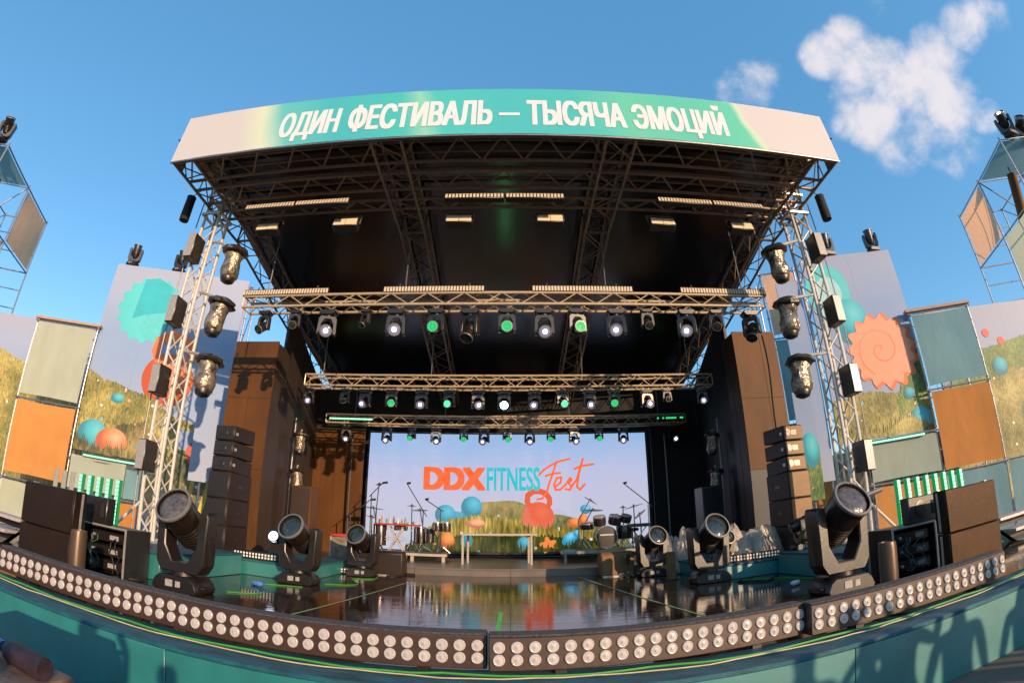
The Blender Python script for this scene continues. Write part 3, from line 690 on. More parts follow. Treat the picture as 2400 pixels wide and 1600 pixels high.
ball(sc, -1.68, 1.42, .21, .21, -.013, ball_ink('screen orange ball ink', (.95, .42, .14), (.9, .26, .06), (.6, .14, .03), SE)); flat(circle(-1.15, 1.42, .2, rx=.16), pm('screen dusk teal', (.016, .016, .018), .7, spec=.12, emit=(.05, .28, .34), es=SE), sc, -.013, 'printed_ball')
ob_ = ball_ink('screen orange ball ink', (.95, .42, .14), (.9, .26, .06), (.6, .14, .03), SE); cb_ = ball_ink('screen cyan bell ink', (.30, .66, .86), (.06, .46, .70), (.04, .28, .44), SE)
flat(gearpts(1.0, 1.30, .24, 5, .45, .5), og, sc, -.0135, 'printed_star')
ball(sc, 1.58, 1.46, .24, .15, -.0135, cb_, 'printed_bell').rotation_euler = (0, R(-35), 0); ball(sc, 1.76, 1.60, .09, .09, -.0136, cb_, 'printed_bell')
ball(sc, .36, 1.36, .17, .17, -.0137, ball_ink('screen teal ball ink', (.14, .56, .70), (.07, .40, .54), (.05, .26, .36), SE))
ball(sc, 1.72, 1.88, .22, .13, -.0138, ob_, 'printed_poppy'); ball(sc, 1.95, 1.96, .13, .16, -.0139, ob_, 'printed_poppy')
ball(sc, -.92, 1.88, .26, .12, -.0138, ball_ink('screen peach ink', (.95, .55, .32), (.9, .40, .2), (.6, .2, .1), SE), 'printed_poppy')
ball(sc, 2.02, 2.24, .15, .13, -.0138, cb_)
flat(hill(-2.4, 2.8, 1.12, [(-2.4, 1.14), (-1.0, 1.22), (.4, 1.18), (1.6, 1.24), (2.8, 1.14)], 31, .22, 130), gr_dark, sc, -.0145, 'grass_blades')
ddx = pm('screen logo orange', (.016, .016, .018), .7, spec=.12, emit=(.75, .115, .03), es=SE*1.3, var=.02)
fit = pm('screen logo cyan', (.016, .016, .018), .7, spec=.12, emit=(.022, .42, .47), es=SE*1.3, var=.02)
link('lettering', text_mesh('DDX', ddx, 1.68, .63, .055, boldz=.03), sc, (-2.35, -.016, 2.77))
link('lettering', text_mesh('FITNESS', fit, 1.44, .63, .012, boldz=.012), sc, (-.63, -.016, 2.77))
# the brushed word Fest, drawn as strokes
def stroke(m, pts, wd=.058, y=-.018):
    for (a, b) in zip(pts[:-1], pts[1:]):
        a = Vector((a[0], a[1])); b = Vector((b[0], b[1])); d = (b-a).normalized(); n_ = Vector((-d.y, d.x))*wd/2
        e = d*wd*.3; q = [a-n_-e, b-n_+e, b+n_+e, a+n_-e]; m.sheet([(p.x, y, p.y) for p in q])
m = MB()
FS = [[(.78, 3.18), (.90, 3.32), (1.10, 3.45), (1.35, 3.56), (1.62, 3.62)], [(1.26, 3.55), (1.16, 3.25), (1.05, 2.95), (.98, 2.72), (.86, 2.55), (.72, 2.53)], [(.95, 3.16), (1.15, 3.22), (1.36, 3.24)],
      [(1.20, 2.85), (1.36, 2.98), (1.38, 3.12), (1.26, 3.10), (1.18, 2.92), (1.22, 2.78), (1.34, 2.78), (1.50, 2.92)], [(1.50, 2.92), (1.62, 3.10), (1.66, 3.05), (1.58, 2.95), (1.66, 2.86), (1.60, 2.77), (1.48, 2.80)], [(1.62, 2.82), (1.80, 3.05), (1.98, 3.60)],
      [(1.99, 3.62), (1.86, 3.2), (1.80, 2.85), (1.88, 2.77), (2.02, 2.92)], [(1.74, 3.34), (1.95, 3.42), (2.28, 3.46)]]
for p in FS: stroke(m, p)
m.build('lettering', ddx, sc, smooth=False)

# ------------------------------------------------------------------ pillars, inner walls
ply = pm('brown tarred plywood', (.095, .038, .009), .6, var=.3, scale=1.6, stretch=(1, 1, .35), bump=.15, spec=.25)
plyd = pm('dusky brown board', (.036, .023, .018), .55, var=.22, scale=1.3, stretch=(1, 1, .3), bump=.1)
navy = pm('navy wall board and pillar shade', (.013, .015, .022), .55, var=.25, scale=1.5, bump=.08)
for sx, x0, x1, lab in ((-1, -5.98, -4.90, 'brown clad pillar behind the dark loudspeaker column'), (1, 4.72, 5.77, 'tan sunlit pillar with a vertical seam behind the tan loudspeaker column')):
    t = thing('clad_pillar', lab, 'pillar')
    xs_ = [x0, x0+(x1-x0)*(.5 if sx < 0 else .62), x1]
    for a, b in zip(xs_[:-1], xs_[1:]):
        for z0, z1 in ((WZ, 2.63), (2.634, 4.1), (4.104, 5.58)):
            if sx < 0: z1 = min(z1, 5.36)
            MB().bb(a+.004, b-.004, 9.1, 9.13, z0+.002, z1).build('cladding_sheet', (navy if (sx > 0 and z1 < 3) else ply), t, smooth=False)  # right pillar's lowest sheets darkened in colour, in place of a cast shadow
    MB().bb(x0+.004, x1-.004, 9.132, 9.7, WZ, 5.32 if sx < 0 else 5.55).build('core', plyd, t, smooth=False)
    if sx > 0: MB().path([(5.47+.03*math.sin(k*.9), 9.085, 5.5-.36*k) for k in range(8)], .014, 5).build('hanging_cable', bc, t)
    # inner side wall running back to the screen
    t = thing('side_wall', 'stage side wall of %s boards between the pillar and the screen' % ('dusky brown' if sx < 0 else 'dark navy'), 'wall')
    xi = x1 if sx < 0 else x0; xe = -5.45 if sx < 0 else 5.30
    for k in range(3):
        a = lerp((xi, 9.45), (xe, 13.1), k/3); b = lerp((xi, 9.45), (xe, 13.1), (k+1)/3)
        d = Vector((b[0]-a[0], b[1]-a[1], 0)).normalized()*.004
        MB().add([(a[0]+d.x, a[1]+d.y, MZ), (b[0]-d.x, b[1]-d.y, MZ), (b[0]-d.x, b[1]-d.y, roof_z(b[1])-.03), (a[0]+d.x, a[1]+d.y, roof_z(a[1])-.03),
                  (a[0]+d.x+sx*.06, a[1]+d.y, MZ), (b[0]-d.x+sx*.06, b[1]-d.y, MZ), (b[0]-d.x+sx*.06, b[1]-d.y, roof_z(b[1])-.03), (a[0]+d.x+sx*.06, a[1]+d.y, roof_z(a[1])-.03)],
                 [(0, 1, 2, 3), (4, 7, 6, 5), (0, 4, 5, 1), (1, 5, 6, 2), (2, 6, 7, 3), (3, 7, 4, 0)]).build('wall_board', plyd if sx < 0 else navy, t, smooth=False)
    t = thing('back_wall', 'narrow back wall of %s boards beside the LED screen' % ('brown plywood' if sx < 0 else 'near-black'), 'wall')
    a, b = (-5.62, -4.0) if sx < 0 else (3.86, 5.48)
    for k in range(4):
        MB().bb(a+(b-a)*k/4+.003, a+(b-a)*(k+1)/4-.003, 13.12, 13.18, MZ, 4.3).build('wall_board', ply if sx < 0 else blackc, t, smooth=False)
    MB().bb(min(a, b)+.003, max(a, b)-.003, 13.14, 13.19, 4.305, roof_z(13.2)-.02).build('top_drape', blackc, t, smooth=False)
    xx = -4.28 if sx < 0 else 4.2
    t = thing('upright_pole', 'slim upright pole before the %s back wall' % ('brown plywood' if sx < 0 else 'near-black'), 'pole', (xx, 12.9, MZ))
    MB().tube((0, 0, 0), (0, 0, 3.2), .03, 8).build('pole', plyd if sx < 0 else blackm, t); MB().bb(-.15, .15, -.15, .15, 0, .02).build('foot', blackm, t)
    # bagged heads on the side wall pole, side-fill speaker
    px, py = (-4.76, 10.5) if sx < 0 else (4.58, 10.5)
    for zz, sd in ((3.68, 31), (2.86, 44)):
        bagged('bagged_moving_head', 'small rain-bagged moving head, %s of two on the %s side wall' % ('upper' if zz > 3 else 'lower', 'brown' if sx < 0 else 'dark navy'), 'bagged heads on the stage side walls', (px, py, zz), .78, sd+sx, (R(-4), R(6*sx), sd), (0, .05, .12))
    t = thing('upright_pole', 'lamp pole against the %s side wall' % ('brown' if sx < 0 else 'dark navy'), 'pole', (px+sx*.2, py+.12, MZ))
    MB().tube((0, 0, 0), (0, 0, 3.1), .025, 8).build('pole', darksteel, t); MB().bb(-.2, .2, -.2, .2, 0, .02).build('foot', blackm, t)
    t = thing('side_fill_speaker', 'tall %s side-fill loudspeaker standing against the side wall' % ('brown' if sx < 0 else 'black'), 'loudspeaker', (sx*4.45-.08, 10.55, MZ))
    MB().bb(-.24, .24, -.24, .24, 0, 1.52).build('cabinet', ply if sx < 0 else blackm, t, bevel=.015)
    MB().bb(-.21, .21, -.253, -.242, .05, 1.48).build('grille', blackc if sx > 0 else plyd, t, smooth=False)

# ------------------------------------------------------------------ loudspeaker columns
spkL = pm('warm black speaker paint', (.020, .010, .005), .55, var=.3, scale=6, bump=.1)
spkT = pm('sun-tinted speaker baffle', (.20, .10, .03), .55, var=.2, scale=6, bump=.1)  # speaker colour for the right-hand side, with sunlight put into it
for sx in (-1, 1):
    xa, xb = (-5.04, -4.64) if sx < 0 else (4.60, 5.0)
    G = 'line-array cabinets'
    for k in range(3):
        z0 = 2.40+k*.262
        t = thing('line_array_cabinet', '%s line-array cabinet, %s of the three on its column' % ('dark' if sx < 0 else 'tan-fronted', ('lowest', 'middle', 'topmost')[k]), 'loudspeaker', ((xa+xb)/2, 7.5, z0))
        t.rotation_euler = (R((-2, 0, 3)[k]), 0, 0)
        MB().bb(-.2, .2, .0, .72, .004, .256).build('cabinet', spkL, t, bevel=.012)
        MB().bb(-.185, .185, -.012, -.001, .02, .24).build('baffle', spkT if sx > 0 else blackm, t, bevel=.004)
        M = Matrix.Translation((-.02 if sx > 0 else .06, -.012, .13)) @ Matrix.Rotation(R(90), 4, 'X')
        MB().bb(-.06, .06, -.02, -.013, .08, .18).build('horn', blackp, t, bevel=.01)
        MB().lathe([(.062, 0), (.062, .004), (.03, .006), (.002, .003)], 18, Matrix.Translation((-.12, -.012, .13)) @ Matrix.Rotation(R(90), 4, 'X')).build('driver', blackm, t)
        MB().bb(-.205, .205, .05, .12, .10, .15).build('rigging_link', steelw, t)
    for k in range(3):
        z0 = WZ+.002+k*.452
        t = thing('column_subwoofer', '%s subwoofer, %s under the line array' % ('dark brown' if sx < 0 else 'black tan-fronted', ('lowest', 'middle', 'topmost')[k]), 'loudspeaker', ((xa+xb)/2, 7.5, z0))
        MB().bb(-.22, .22, -.02, .74, .0, .448).build('cabinet', spkL, t, bevel=.012)
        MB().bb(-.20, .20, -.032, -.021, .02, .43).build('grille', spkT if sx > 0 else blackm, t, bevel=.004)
        MB().bb(-.226, -.22, .28, .44, .2, .25).build('handle', blackp, t); MB().bb(.22, .226, .28, .44, .2, .25).build('handle', blackp, t)

# ------------------------------------------------------------------ subwoofers, cases and LED tubes at the stage corners
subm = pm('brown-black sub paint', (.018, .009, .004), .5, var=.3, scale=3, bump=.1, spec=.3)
subt = pm('sun-tinted sub grille', (.062, .025, .004), .5, var=.3, scale=3, bump=.1, spec=.2)  # right-hand grille, the low sun's warmth painted into its colour
caseb = pm('black rack case laminate', (.02, .02, .02), .4, var=.3, scale=8)
for sx in (-1, 1):
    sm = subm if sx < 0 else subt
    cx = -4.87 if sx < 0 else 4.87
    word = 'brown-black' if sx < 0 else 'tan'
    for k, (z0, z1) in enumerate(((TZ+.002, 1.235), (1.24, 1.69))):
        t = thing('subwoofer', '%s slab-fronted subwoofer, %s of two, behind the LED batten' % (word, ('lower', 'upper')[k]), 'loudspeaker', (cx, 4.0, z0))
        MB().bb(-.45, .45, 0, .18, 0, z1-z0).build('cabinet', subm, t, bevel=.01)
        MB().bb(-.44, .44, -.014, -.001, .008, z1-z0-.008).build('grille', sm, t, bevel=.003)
        for qx in (-.42, .42): MB().bb(qx-.02, qx+.02, .1, .16, z1-z0, z1-z0+.008).build('fly_point', steelw, t)
        MB().bb(-sx*.452-.004, -sx*.452+.004, .10, .13, .02, z1-z0-.02).build('side_rail', steelw, t)
    # open rack case
    rx = -4.55 if sx < 0 else 4.52
    t = thing('rack_case', 'open black rack case full of wires behind the %s subwoofers' % word, 'rack case', (rx, 4.63, TZ+.002))
    MB().bb(-.36, .36, .0, .02, 0, .03).bb(-.36, .36, .0, .44, 0, .03).bb(-.36, .36, 0, .44, .53, .56).bb(-.36, -.33, 0, .44, .03, .53).bb(.33, .36, 0, .44, .03, .53).bb(-.33, .33, .41, .44, .03, .53).build('case', caseb, t, smooth=False)
    m = MB()
    for qx in (-.355, .355): m.bb(qx-.012, qx+.012, -.012, -.001, .0, .56)
    m.bb(-.36, .36, -.013, -.002, .545, .565); m.build('edge_trim', steelw, t)
    for k in range(3):
        u = MB().bb(-.30, .30, .05, .35, .06+.16*k, .17+.16*k).build('amplifier', blackm, t, bevel=.004)
        MB().lathe([(.018, 0), (.018, .02), (.01, .022)], 12, Matrix.Translation((-.2, .05, .115+.16*k)) @ Matrix.Rotation(R(90), 4, 'X')).build('knob', steelw, u)
        MB().bb(.06, .2, .044, .049, .09+.16*k, .14+.16*k).build('display', disp, u)
    for k in range(5):
        rn = random.Random(k+sx*3); p0 = Vector((rn.uniform(-.25, .25), .04, .06)); pts = []
        for i in range(8): pts.append((p0.x+rn.uniform(-.05, .05)+.06*math.sin(i), .02-.01*k, .05+.055*i))
        MB().path(pts, .007, 5).build('wire', bc if k % 2 else pm('grey green wire', (.06, .09, .07), .4), t)
    t = thing('monitor_cabinet', 'small dark loudspeaker standing on the rack case behind the %s subwoofers' % word, 'loudspeaker', (-4.77 if sx < 0 else 4.70, 4.62, TZ+.565))
    MB().bb(-.24, .24, 0, .15, 0, .31).build('cabinet', blackm, t, bevel=.012)
    MB().lathe([(.10, 0), (.10, .006), (.04, .012), (.002, .006)], 22, Matrix.Translation((-.04, -.001, .16)) @ Matrix.Rotation(R(90), 4, 'X')).build('driver', blackp, t)
    MB().bb(.14, .20, -.006, -.001, .08, .24).build('port', blackc, t)
    # flight case row the tubes stand on
    t = thing('flight_case', 'long black flight case the green LED tubes stand on, behind the %s subwoofers' % word, 'flight case', (sx*5.45, 4.86, TZ+.002))
    MB().bb(-.52, .52, -.18, .22, 0, .545).build('body', caseb, t, bevel=.008)
    MB().bb(-.53, .53, -.19, .23, .546, .562).build('lid', caseb, t, bevel=.004)
    for qx in (-.515, .515): MB().bb(qx-.012, qx+.012, -.186, -.18, .0, .56).build('edge_trim', steelw, t)
    for i in range(8):
        x = sx*(4.69+.172*i) - (.0 if sx < 0 else .06)
        lit = not (sx < 0 and i >= 5)
        tubeg = pm('green glowing tube side', (.02, .05, .03), .4, emit=(.0, .45, .13), es=.3, var=.1)  # housing glows faintly to imitate bloom around the lit cells
        t = thing('led_tube', 'upright LED tube %s, %s from the open rack case' % ('glowing green by the %s subwoofers' % word if lit else 'seen from its dark grey unlit side', ORD[i]), 'light tube', (x, 4.93, TZ+.565), (0 if lit else .9), 'row of upright LED tubes')
        MB().bb(-.032, .032, -.01, .05, 0, .55).build('housing', tubeg if lit else pm('grey tube back', (.20, .22, .21), .5, var=.2), t, bevel=.004)
        if lit:
            for k in range(11): MB().bb(-.022, .022, -.018, -.0105, .012+.049*k, .052+.049*k).build('led_cell', greendot, t, smooth=False)
    # bronze / black cylinder by the batten
    t = thing('flame_cylinder', 'short upright cylinder behind the LED batten by the %s subwoofers' % word, 'cylinder', (-3.93 if sx < 0 else 3.22, 3.66, TZ))
    MB().lathe([(.085, 0), (.085, .50), (.078, .54), (.06, .545), (.055, .50), (.01, .49)], 24).build('tube', pm('satin brown-black tube', (.10, .06, .035), .38, .3, var=.15), t)
    MB().lathe([(.10, 0), (.10, .03), (.087, .035)], 24).build('foot', blackm, t)
t = thing('pipe_stand', 'thin dark pipe stand with a short arm by the sunlit podium', 'pipe stand', (4.10, 5.0, TZ))
MB().tube((0, 0, 0), (0, 0, 1.0), .018, 8).build('pole', darksteel, t); MB().tube((0, 0, .98), (.26, -.04, 1.03), .03, 8).build('arm', darksteel, t); MB().bb(-.15, .15, -.15, .15, 0, .02).build('foot', blackm, t)

# ------------------------------------------------------------------ wing LED strips and small lights on the decks
CELL2 = MB().bb(-.011, .011, -.004, 0, -.011, .011).mesh('cell', pm('small white led window', (.75, .66, .56), .3, var=.1, emit=(.8, .75, .7), es=.15), .003)
def dot_strip(x0, x1, y, z, label, warm=False):
    t = thing('dot_strip', label, 'light bar', (x0, y, z), math.atan2(0, 1)); L_ = x1-x0
    MB().bb(0, L_, 0, .09, 0, .12).build('housing', ply if warm else blackm, t, bevel=.005)
    n = max(4, int(L_/.055))
    for zz in (.04, .085):
        for i in range(n): link('cell', CELL2, t, (L_*(i+.5)/n, -.001, zz), (0, 0, 0), 1.4)
dot_strip(-4.32, -3.55, 7.3, WZ, 'low twin-row dot light bar on the teal wing deck by the white par light')
dot_strip(-3.48, -2.90, 8.98, TZ+.002, 'low twin-row dot light bar on the stage floor by the red-topped flight case')
dot_strip(3.06, 4.22, 7.35, WZ, 'low tan dot light bar under the heap of clear plastic', True)
dot_strip(2.93, 3.42, 9.4, TZ+.002, 'low twin-row dot light bar beside the short tan post', True)
t = thing('par_light', 'small par light glowing white on the wing deck', 'stage light', (-3.72, 7.62, WZ))
MB().lathe([(.06, .12), (.09, .0), (.10, -.10), (.105, -.14), (.09, -.14)], 20, Matrix.Translation((0, 0, .36)) @ Matrix.Rotation(R(70), 4, 'X') @ Matrix.Rotation(math.pi, 4, 'X')).build('can', blackm, t)
MB().lathe([(.088, .10), (.08, .15), (.03, .165), (.002, .167)], 20, Matrix.Translation((0, 0, .36)) @ Matrix.Rotation(R(78), 4, 'X')).build('lit_lens', lamp('white par lens', (.80, .82, 1.0), 2), t)
MB().path([(-.11, 0, .36), (-.11, 0, .01), (.11, 0, .01), (.11, 0, .36)], .012, 6).build('bracket', darksteel, t)
t = moving_head('moving_head', 'small black moving head side-on with white plates beside the clear plastic heap', None, (4.42, 7.0, PZ), R(80), R(75), .55)
t = moving_head('moving_head', 'small black moving head with dark lens half under the clear plastic', None, (3.42, 7.75, WZ), R(10), R(80), .52, lens='lens')
t = thing('short_post', 'short tan square post standing on the wet floor between two moving heads', 'post', (2.62, 8.1, TZ))
MB().bb(-.065, .065, -.065, .065, 0, .46).build('post', spkT, t, bevel=.006); MB().bb(-.1, .1, -.1, .1, 0, .012).build('foot', blackm, t)
# heaps of clear plastic sheeting over gear
plast = pm('clear plastic sheeting', (.74, .62, .48), .16, .0, var=.3, scale=9, bump=.8, bscale=26, spec=1., alpha=.5)
def heap(name, label, c, d, sd):
    """thin creased sheet draped over boxes"""
    t = thing(name, label, 'plastic sheet', c); n, k = 60, 36; m = MB(); rn = random.Random(sd)
    sup = [(-.45, .05, 1.), (.1, -.1, .82), (.5, .1, .95), (-.1, .4, .7)]
    for j in range(k+1):
        for i in range(n+1):
            u, v = 2*i/n-1, 2*j/k-1; p = Vector((u*1.7, v*1.2, sd)); h = 0
            for a_, b_, hh in sup: h = max(h, hh*max(0, 1-((abs(u-a_)/.46)**3+(abs(v-b_)/.62)**3)**.6))
            h = h**.75 if h > 0 else 0; cr = mnoise.turbulence(p*2.6, 4, True); big = mnoise.noise(p*1.3)
            z = d[2]*max(.0, h*(1+.25*big)+.16*(cr-.5)+.05); w_ = .12*mnoise.noise(p*2+Vector((7, 0, 0)))
            m.v.append((d[0]*(u*1.15+w_), d[1]*(v*1.1+w_), max(.004, z)))
    for j in range(k):
        for i in range(n): q = j*(n+1)+i; m.f.append((q, q+1, q+n+2, q+n+1))
    m.build('sheet', plast, t)
    for a_, b_, hh in sup[:3]: MB().bb(d[0]*(a_-.2), d[0]*(a_+.2), d[1]*(b_-.3), d[1]*(b_+.3), 0, d[2]*hh*.7).build('covered_box', blackm, t, bevel=.02)
heap('plastic_heap', 'big heap of crumpled clear plastic thrown over gear on the wing deck', (3.98, 7.95, WZ), (.58, .36, .56), 4)
heap('plastic_heap', 'smaller grey heap of clear plastic behind the moving head with teal lens', (3.05, 9.15, TZ), (.34, .28, .85), 9)

# ------------------------------------------------------------------ wedges, table, risers, instruments
for x, lab, mt in ((-2.30, 'dark brown wedge monitor standing before the percussion', spkL), (1.98, 'tan sunlit wedge monitor with a microphone clip in front', spkT)):
    t = thing('wedge_monitor', lab, 'loudspeaker', (x, 9.3, TZ))
    M = Matrix.Translation((-.31, 0, 0)) @ Matrix.Rotation(R(90), 4, 'Z') @ Matrix.Rotation(R(90), 4, 'X')
    MB().prism([(0, 0), (.46, 0), (.46, .30), (.30, .46), (.04, .46), (0, .42)], M, .62).build('cabinet', mt, t, bevel=.01)
    MB().bb(-.29, .29, -.014, -.001, .03, .40).build('back_panel', mt, t, bevel=.003)
    MB().bb(-.29, .29, -.03, .05, 0, .02).build('foot', steelw, t)
t = thing('microphone_clip', 'small black microphone on a floor stand before the tan wedge', 'microphone', (2.12, 9.1, TZ))
MB().lathe([(.09, 0), (.09, .02), (.02, .03)], 16).build('base', blackm, t); MB().tube((0, 0, .02), (0, 0, .30), .012, 8).build('stand', blackm, t); MB().lathe([(.02, 0), (.045, .10), (.05, .16), (.02, .20)], 12, Matrix.Translation((0, -.02, .22))).build('microphone', blackp, t)
wal = pm('pale worn aluminium edge', (.46, .39, .33), .45, .2, var=.15)
t = thing('riser_table', 'plain narrow table with pale metal legs before the LED screen', 'table', (-.24, 11.3, MZ))
MB().bb(-.82, .82, -.3, .3, .655, .685).build('table_top', blackm, t)
MB().bb(-.83, .83, -.31, -.302, .640, .685).build('front_rail', wal, t)
for x, y in ((-.79, -.27), (.70, -.27), (-.72, .27), (.66, .27)): MB().bb(x-.022, x+.022, y-.022, y+.022, 0, .65).build('leg', wal, t)
RL = thing('percussion_riser', 'low white-edged riser under the bongos', 'stage riser', (-1.95, 11.75, MZ))
MB().bb(-.52, .52, -.3, .9, .145, .185).build('deck', blackm, RL); MB().bb(-.53, .53, -.312, -.302, .13, .19).build('edge_rail', wal, RL)
for x in (-.44, -.28, .44): MB().bb(x-.035, x+.035, -.28, -.21, 0, .14).build('leg', wal, RL)
RP = thing('percussion_riser', 'dark riser under the red-topped percussion table', 'stage riser', (-3.0, 11.9, MZ))
MB().bb(-.5, .5, -.35, .75, 0, .18).build('deck', blackm, RP, bevel=.01); MB().bb(-.5, .5, -.362, -.352, .14, .185).build('edge_rail', darksteel, RP)
RR = thing('drum_riser', 'long low grey-edged riser under the dark drum kit', 'stage riser', (2.15, 11.8, MZ))
MB().bb(-1.0, 1.25, -.3, 1.3, .20, .25).build('deck', blackm, RR); MB().bb(-1.01, 1.26, -.312, -.302, .19, .255).build('edge_rail', pm('dull grey rail', (.25, .27, .27), .4, .4), RR)
for x in (-.9, .1, 1.15): MB().bb(x-.03, x+.03, -.28, -.22, 0, .2).build('leg', darksteel, RR)
brass = pm('dark bronze cymbal', (.22, .15, .07), .32, .9, var=.3, scale=12)
drumw = pm('dark drum wrap', (.03, .02, .025), .25, var=.3, spec=.7)
chrome = pm('chrome fitting', (.65, .62, .6), .18, .95, var=.1)
skin_ = pm('drum head film', (.55, .50, .46), .5, var=.1)
def drum(parent, name, r, h, loc, rot=(0, 0, 0), mat=drumw, hm=None):
    d = MB().lathe([(r*.98, 0), (r, .01), (r, h-.01), (r*.98, h)], 24).build(name, mat, parent, loc=loc, rot=rot)
    MB().lathe([(r*1.03, h-.02), (r*1.05, h), (r*1.03, h+.012), (r*.96, h+.012)], 24, None, False).build('hoop', chrome, d)
    MB().lathe([(r*.96, h+.002), (r*.5, h+.006), (.002, h+.007)], 24).build('drum_head', hm or skin_, d)
    m = MB()
    for i in range(6): a = math.pi*i/3; m.tube((r*1.03*math.cos(a), r*1.03*math.sin(a), .03), (r*1.03*math.cos(a), r*1.03*math.sin(a), h), .006, 5)
    m.build('lug', chrome, d)['kind'] = 'stuff'; return d
def cymbal(parent, loc, r, tilt, foot, bend=0.):
    c = MB().lathe([(.012, .03), (.03, .028), (.05, .014), (r*.6, .004), (r, -.006), (r*.99, -.010), (r*.5, 0), (.04, .008)], 26).build('cymbal', brass, parent, loc=loc, rot=tilt)
    x, y, z = loc; f = Vector(foot); s = MB(); top = Vector((x, y, z+.05)); knee = Vector((f.x, f.y, f.z+(z-f.z)*.6))
    s.tube(knee, top, .014, 6); s.tube((f.x, f.y, f.z+.15), knee, .019, 6)
    for k in range(3): a = 2.1*k; s.tube((f.x, f.y, f.z+.28), (f.x+.2*math.cos(a), f.y+.2*math.sin(a), f.z+.01), .013, 5)
    s.build('cymbal_stand', chrome, parent)
dk = thing('drum_kit', 'dark drum kit with bronze cymbals on the grey-edged riser', 'drum kit', (2.33, 12.35, MZ+.25))
bd = drum(dk, 'bass_drum', .27, .40, (0, .2, .29), (R(90), 0, 0), hm=blackp)
MB().bb(-.17, .17, -.222, -.212, .33, .36).build('badge', skin_, dk)
drum(dk, 'tom', .15, .2, (-.12, -.02, .60), (R(18), R(-8), 0)); drum(dk, 'tom', .16, .21, (.24, -.02, .60), (R(18), R(8), 0)); drum(dk, 'floor_tom', .19, .34, (.52, .15, .22)); drum(dk, 'snare_drum', .17, .13, (-.42, .2, .5), (R(6), 0, 0))
drum(dk, 'tom', .13, .17, (.50, -.08, .64), (R(20), R(12), 0))
cymbal(dk, (-.28, 0, .97), .25, (R(-3), R(3), 0), (-.5, .25, 0)); cymbal(dk, (.74, -.05, 1.02), .25, (R(-4), R(-14), 0), (.82, .25, 0)); cymbal(dk, (-.32, .1, 1.22), .19, (R(4), R(32), 0), (-.6, .4, 0)); cymbal(dk, (.92, .1, .82), .2, (R(0), R(-38), 0), (1.0, .3, 0)); cymbal(dk, (.36, .2, .82), .11, (0, 0, 0), (.4, .4, 0)); cymbal(dk, (.50, .1, 1.01), .10, (0, 0, 0), (.55, .35, 0))
MB().lathe([(.15, 0), (.17, .03), (.16, .08), (.02, .09)], 20, Matrix.Translation((.78, .35, .40))).tube((.78, .35, 0), (.78, .35, .4), .02).build('throne', blackm, dk)
kb = thing('keyboard', 'dark keyboard on a stand beside the drum kit', 'keyboard', (3.18, 12.4, MZ+.25))
MB().bb(-.28, .28, -.14, .14, .50, .58).build('keyboard_case', blackm, kb, bevel=.01); MB().bb(-.26, .26, -.13, -.03, .581, .588).build('keys', skin_, kb)
for s in (-1, 1): MB().tube((-.2*s, -.05, 0), (.2*s, -.05, .5), .014, 6).build('leg', chrome, kb)
def mic_stand(loc, h, boom, label, az, tri=True):
    t = thing('microphone_stand', label, 'microphone stand', loc)
    m = MB()
    for k in range(3): a = 2.1*k+.4; m.tube((0, 0, .16), (.26*math.cos(a), .26*math.sin(a), .01), .009, 5)
    m.build('tripod', chrome if tri else blackm, t); MB().tube((0, 0, .02), (0, 0, h), .015, 6).build('pole', chrome if tri else blackm, t)
    e = Vector((boom[0]*math.cos(az), boom[0]*math.sin(az), h+boom[1]))
    MB().tube((-e.x*.2, -e.y*.2, h-boom[1]*.2), e, .012, 6).build('boom', blackm, t)
    d = (e-Vector((0, 0, h))).normalized()
    MB().tube(e, e+Vector((d.x*.03+.11, 0, .015)), .026, 10, .030).build('microphone', blackp, t)
mic_stand((3.5, 12.5, MZ+.01), 1.35, (.62, .52), 'boom microphone stand leaning over the drum kit', math.pi)
mic_stand((-2.08, 11.95, MZ+.19), 1.0, (.45, .66), 'tall boom microphone stand over the percussion, tilted away from the brown wall', math.pi-.2)
mic_stand((-3.42, 12.1, MZ+.2), 1.35, (.26, .30), 'boom microphone stand behind the red-topped percussion table', .2)
mic_stand((-3.98, 12.2, MZ), 1.0, (.5, .42), 'silver boom microphone stand against the brown back wall', .1)
mic_stand((-1.70, 12.2, MZ+.19), 1.05, (.38, .24), 'short boom microphone stand by the bongos', math.pi)
pt = thing('percussion_table', 'percussion table with a red top and small bottles and shakers', 'percussion', (-2.72, 12.0, MZ+.19))
red = pm('red table felt', (.42, .03, .03), .7, var=.2)
MB().bb(-.52, .56, -.22, .22, .62, .66).build('table_top', red, pt, bevel=.01)
for k, s in enumerate((-1, 1)):
    m = MB().tube((-.18, -.1*s, .01), (.18, -.1*s, .6), .016, 6).tube((.18, -.1*s, .01), (-.18, -.1*s, .6), .016, 6); m.build('cross_leg', wal, pt)
MB().bb(-.26, .26, -.12, -.10, .26, .28).build('stretcher', wal, pt); MB().bb(-.26, .26, -.12, -.10, .32, .34).build('stretcher', wal, pt)
rn = random.Random(5)
for k in range(11):
    x = -.45+.092*k; hh = rn.uniform(.06, .2); cc = rn.choice([(.5, .45, .3), (.08, .3, .25), (.6, .6, .55), (.1, .1, .1), (.45, .2, .1)])
    MB().lathe([(.025, 0), (.028, hh*.6), (.012, hh*.75), (.012, hh)], 10, Matrix.Translation((x, rn.uniform(-.12, .1), .66))).build('shaker', pm('shaker %d' % (k % 5), cc, .4), pt)
ps = thing('percussion_stand', 'rack of hand drums and cymbals on chrome stands beside the red-topped table', 'percussion', (-2.4, 12.35, MZ+.19))
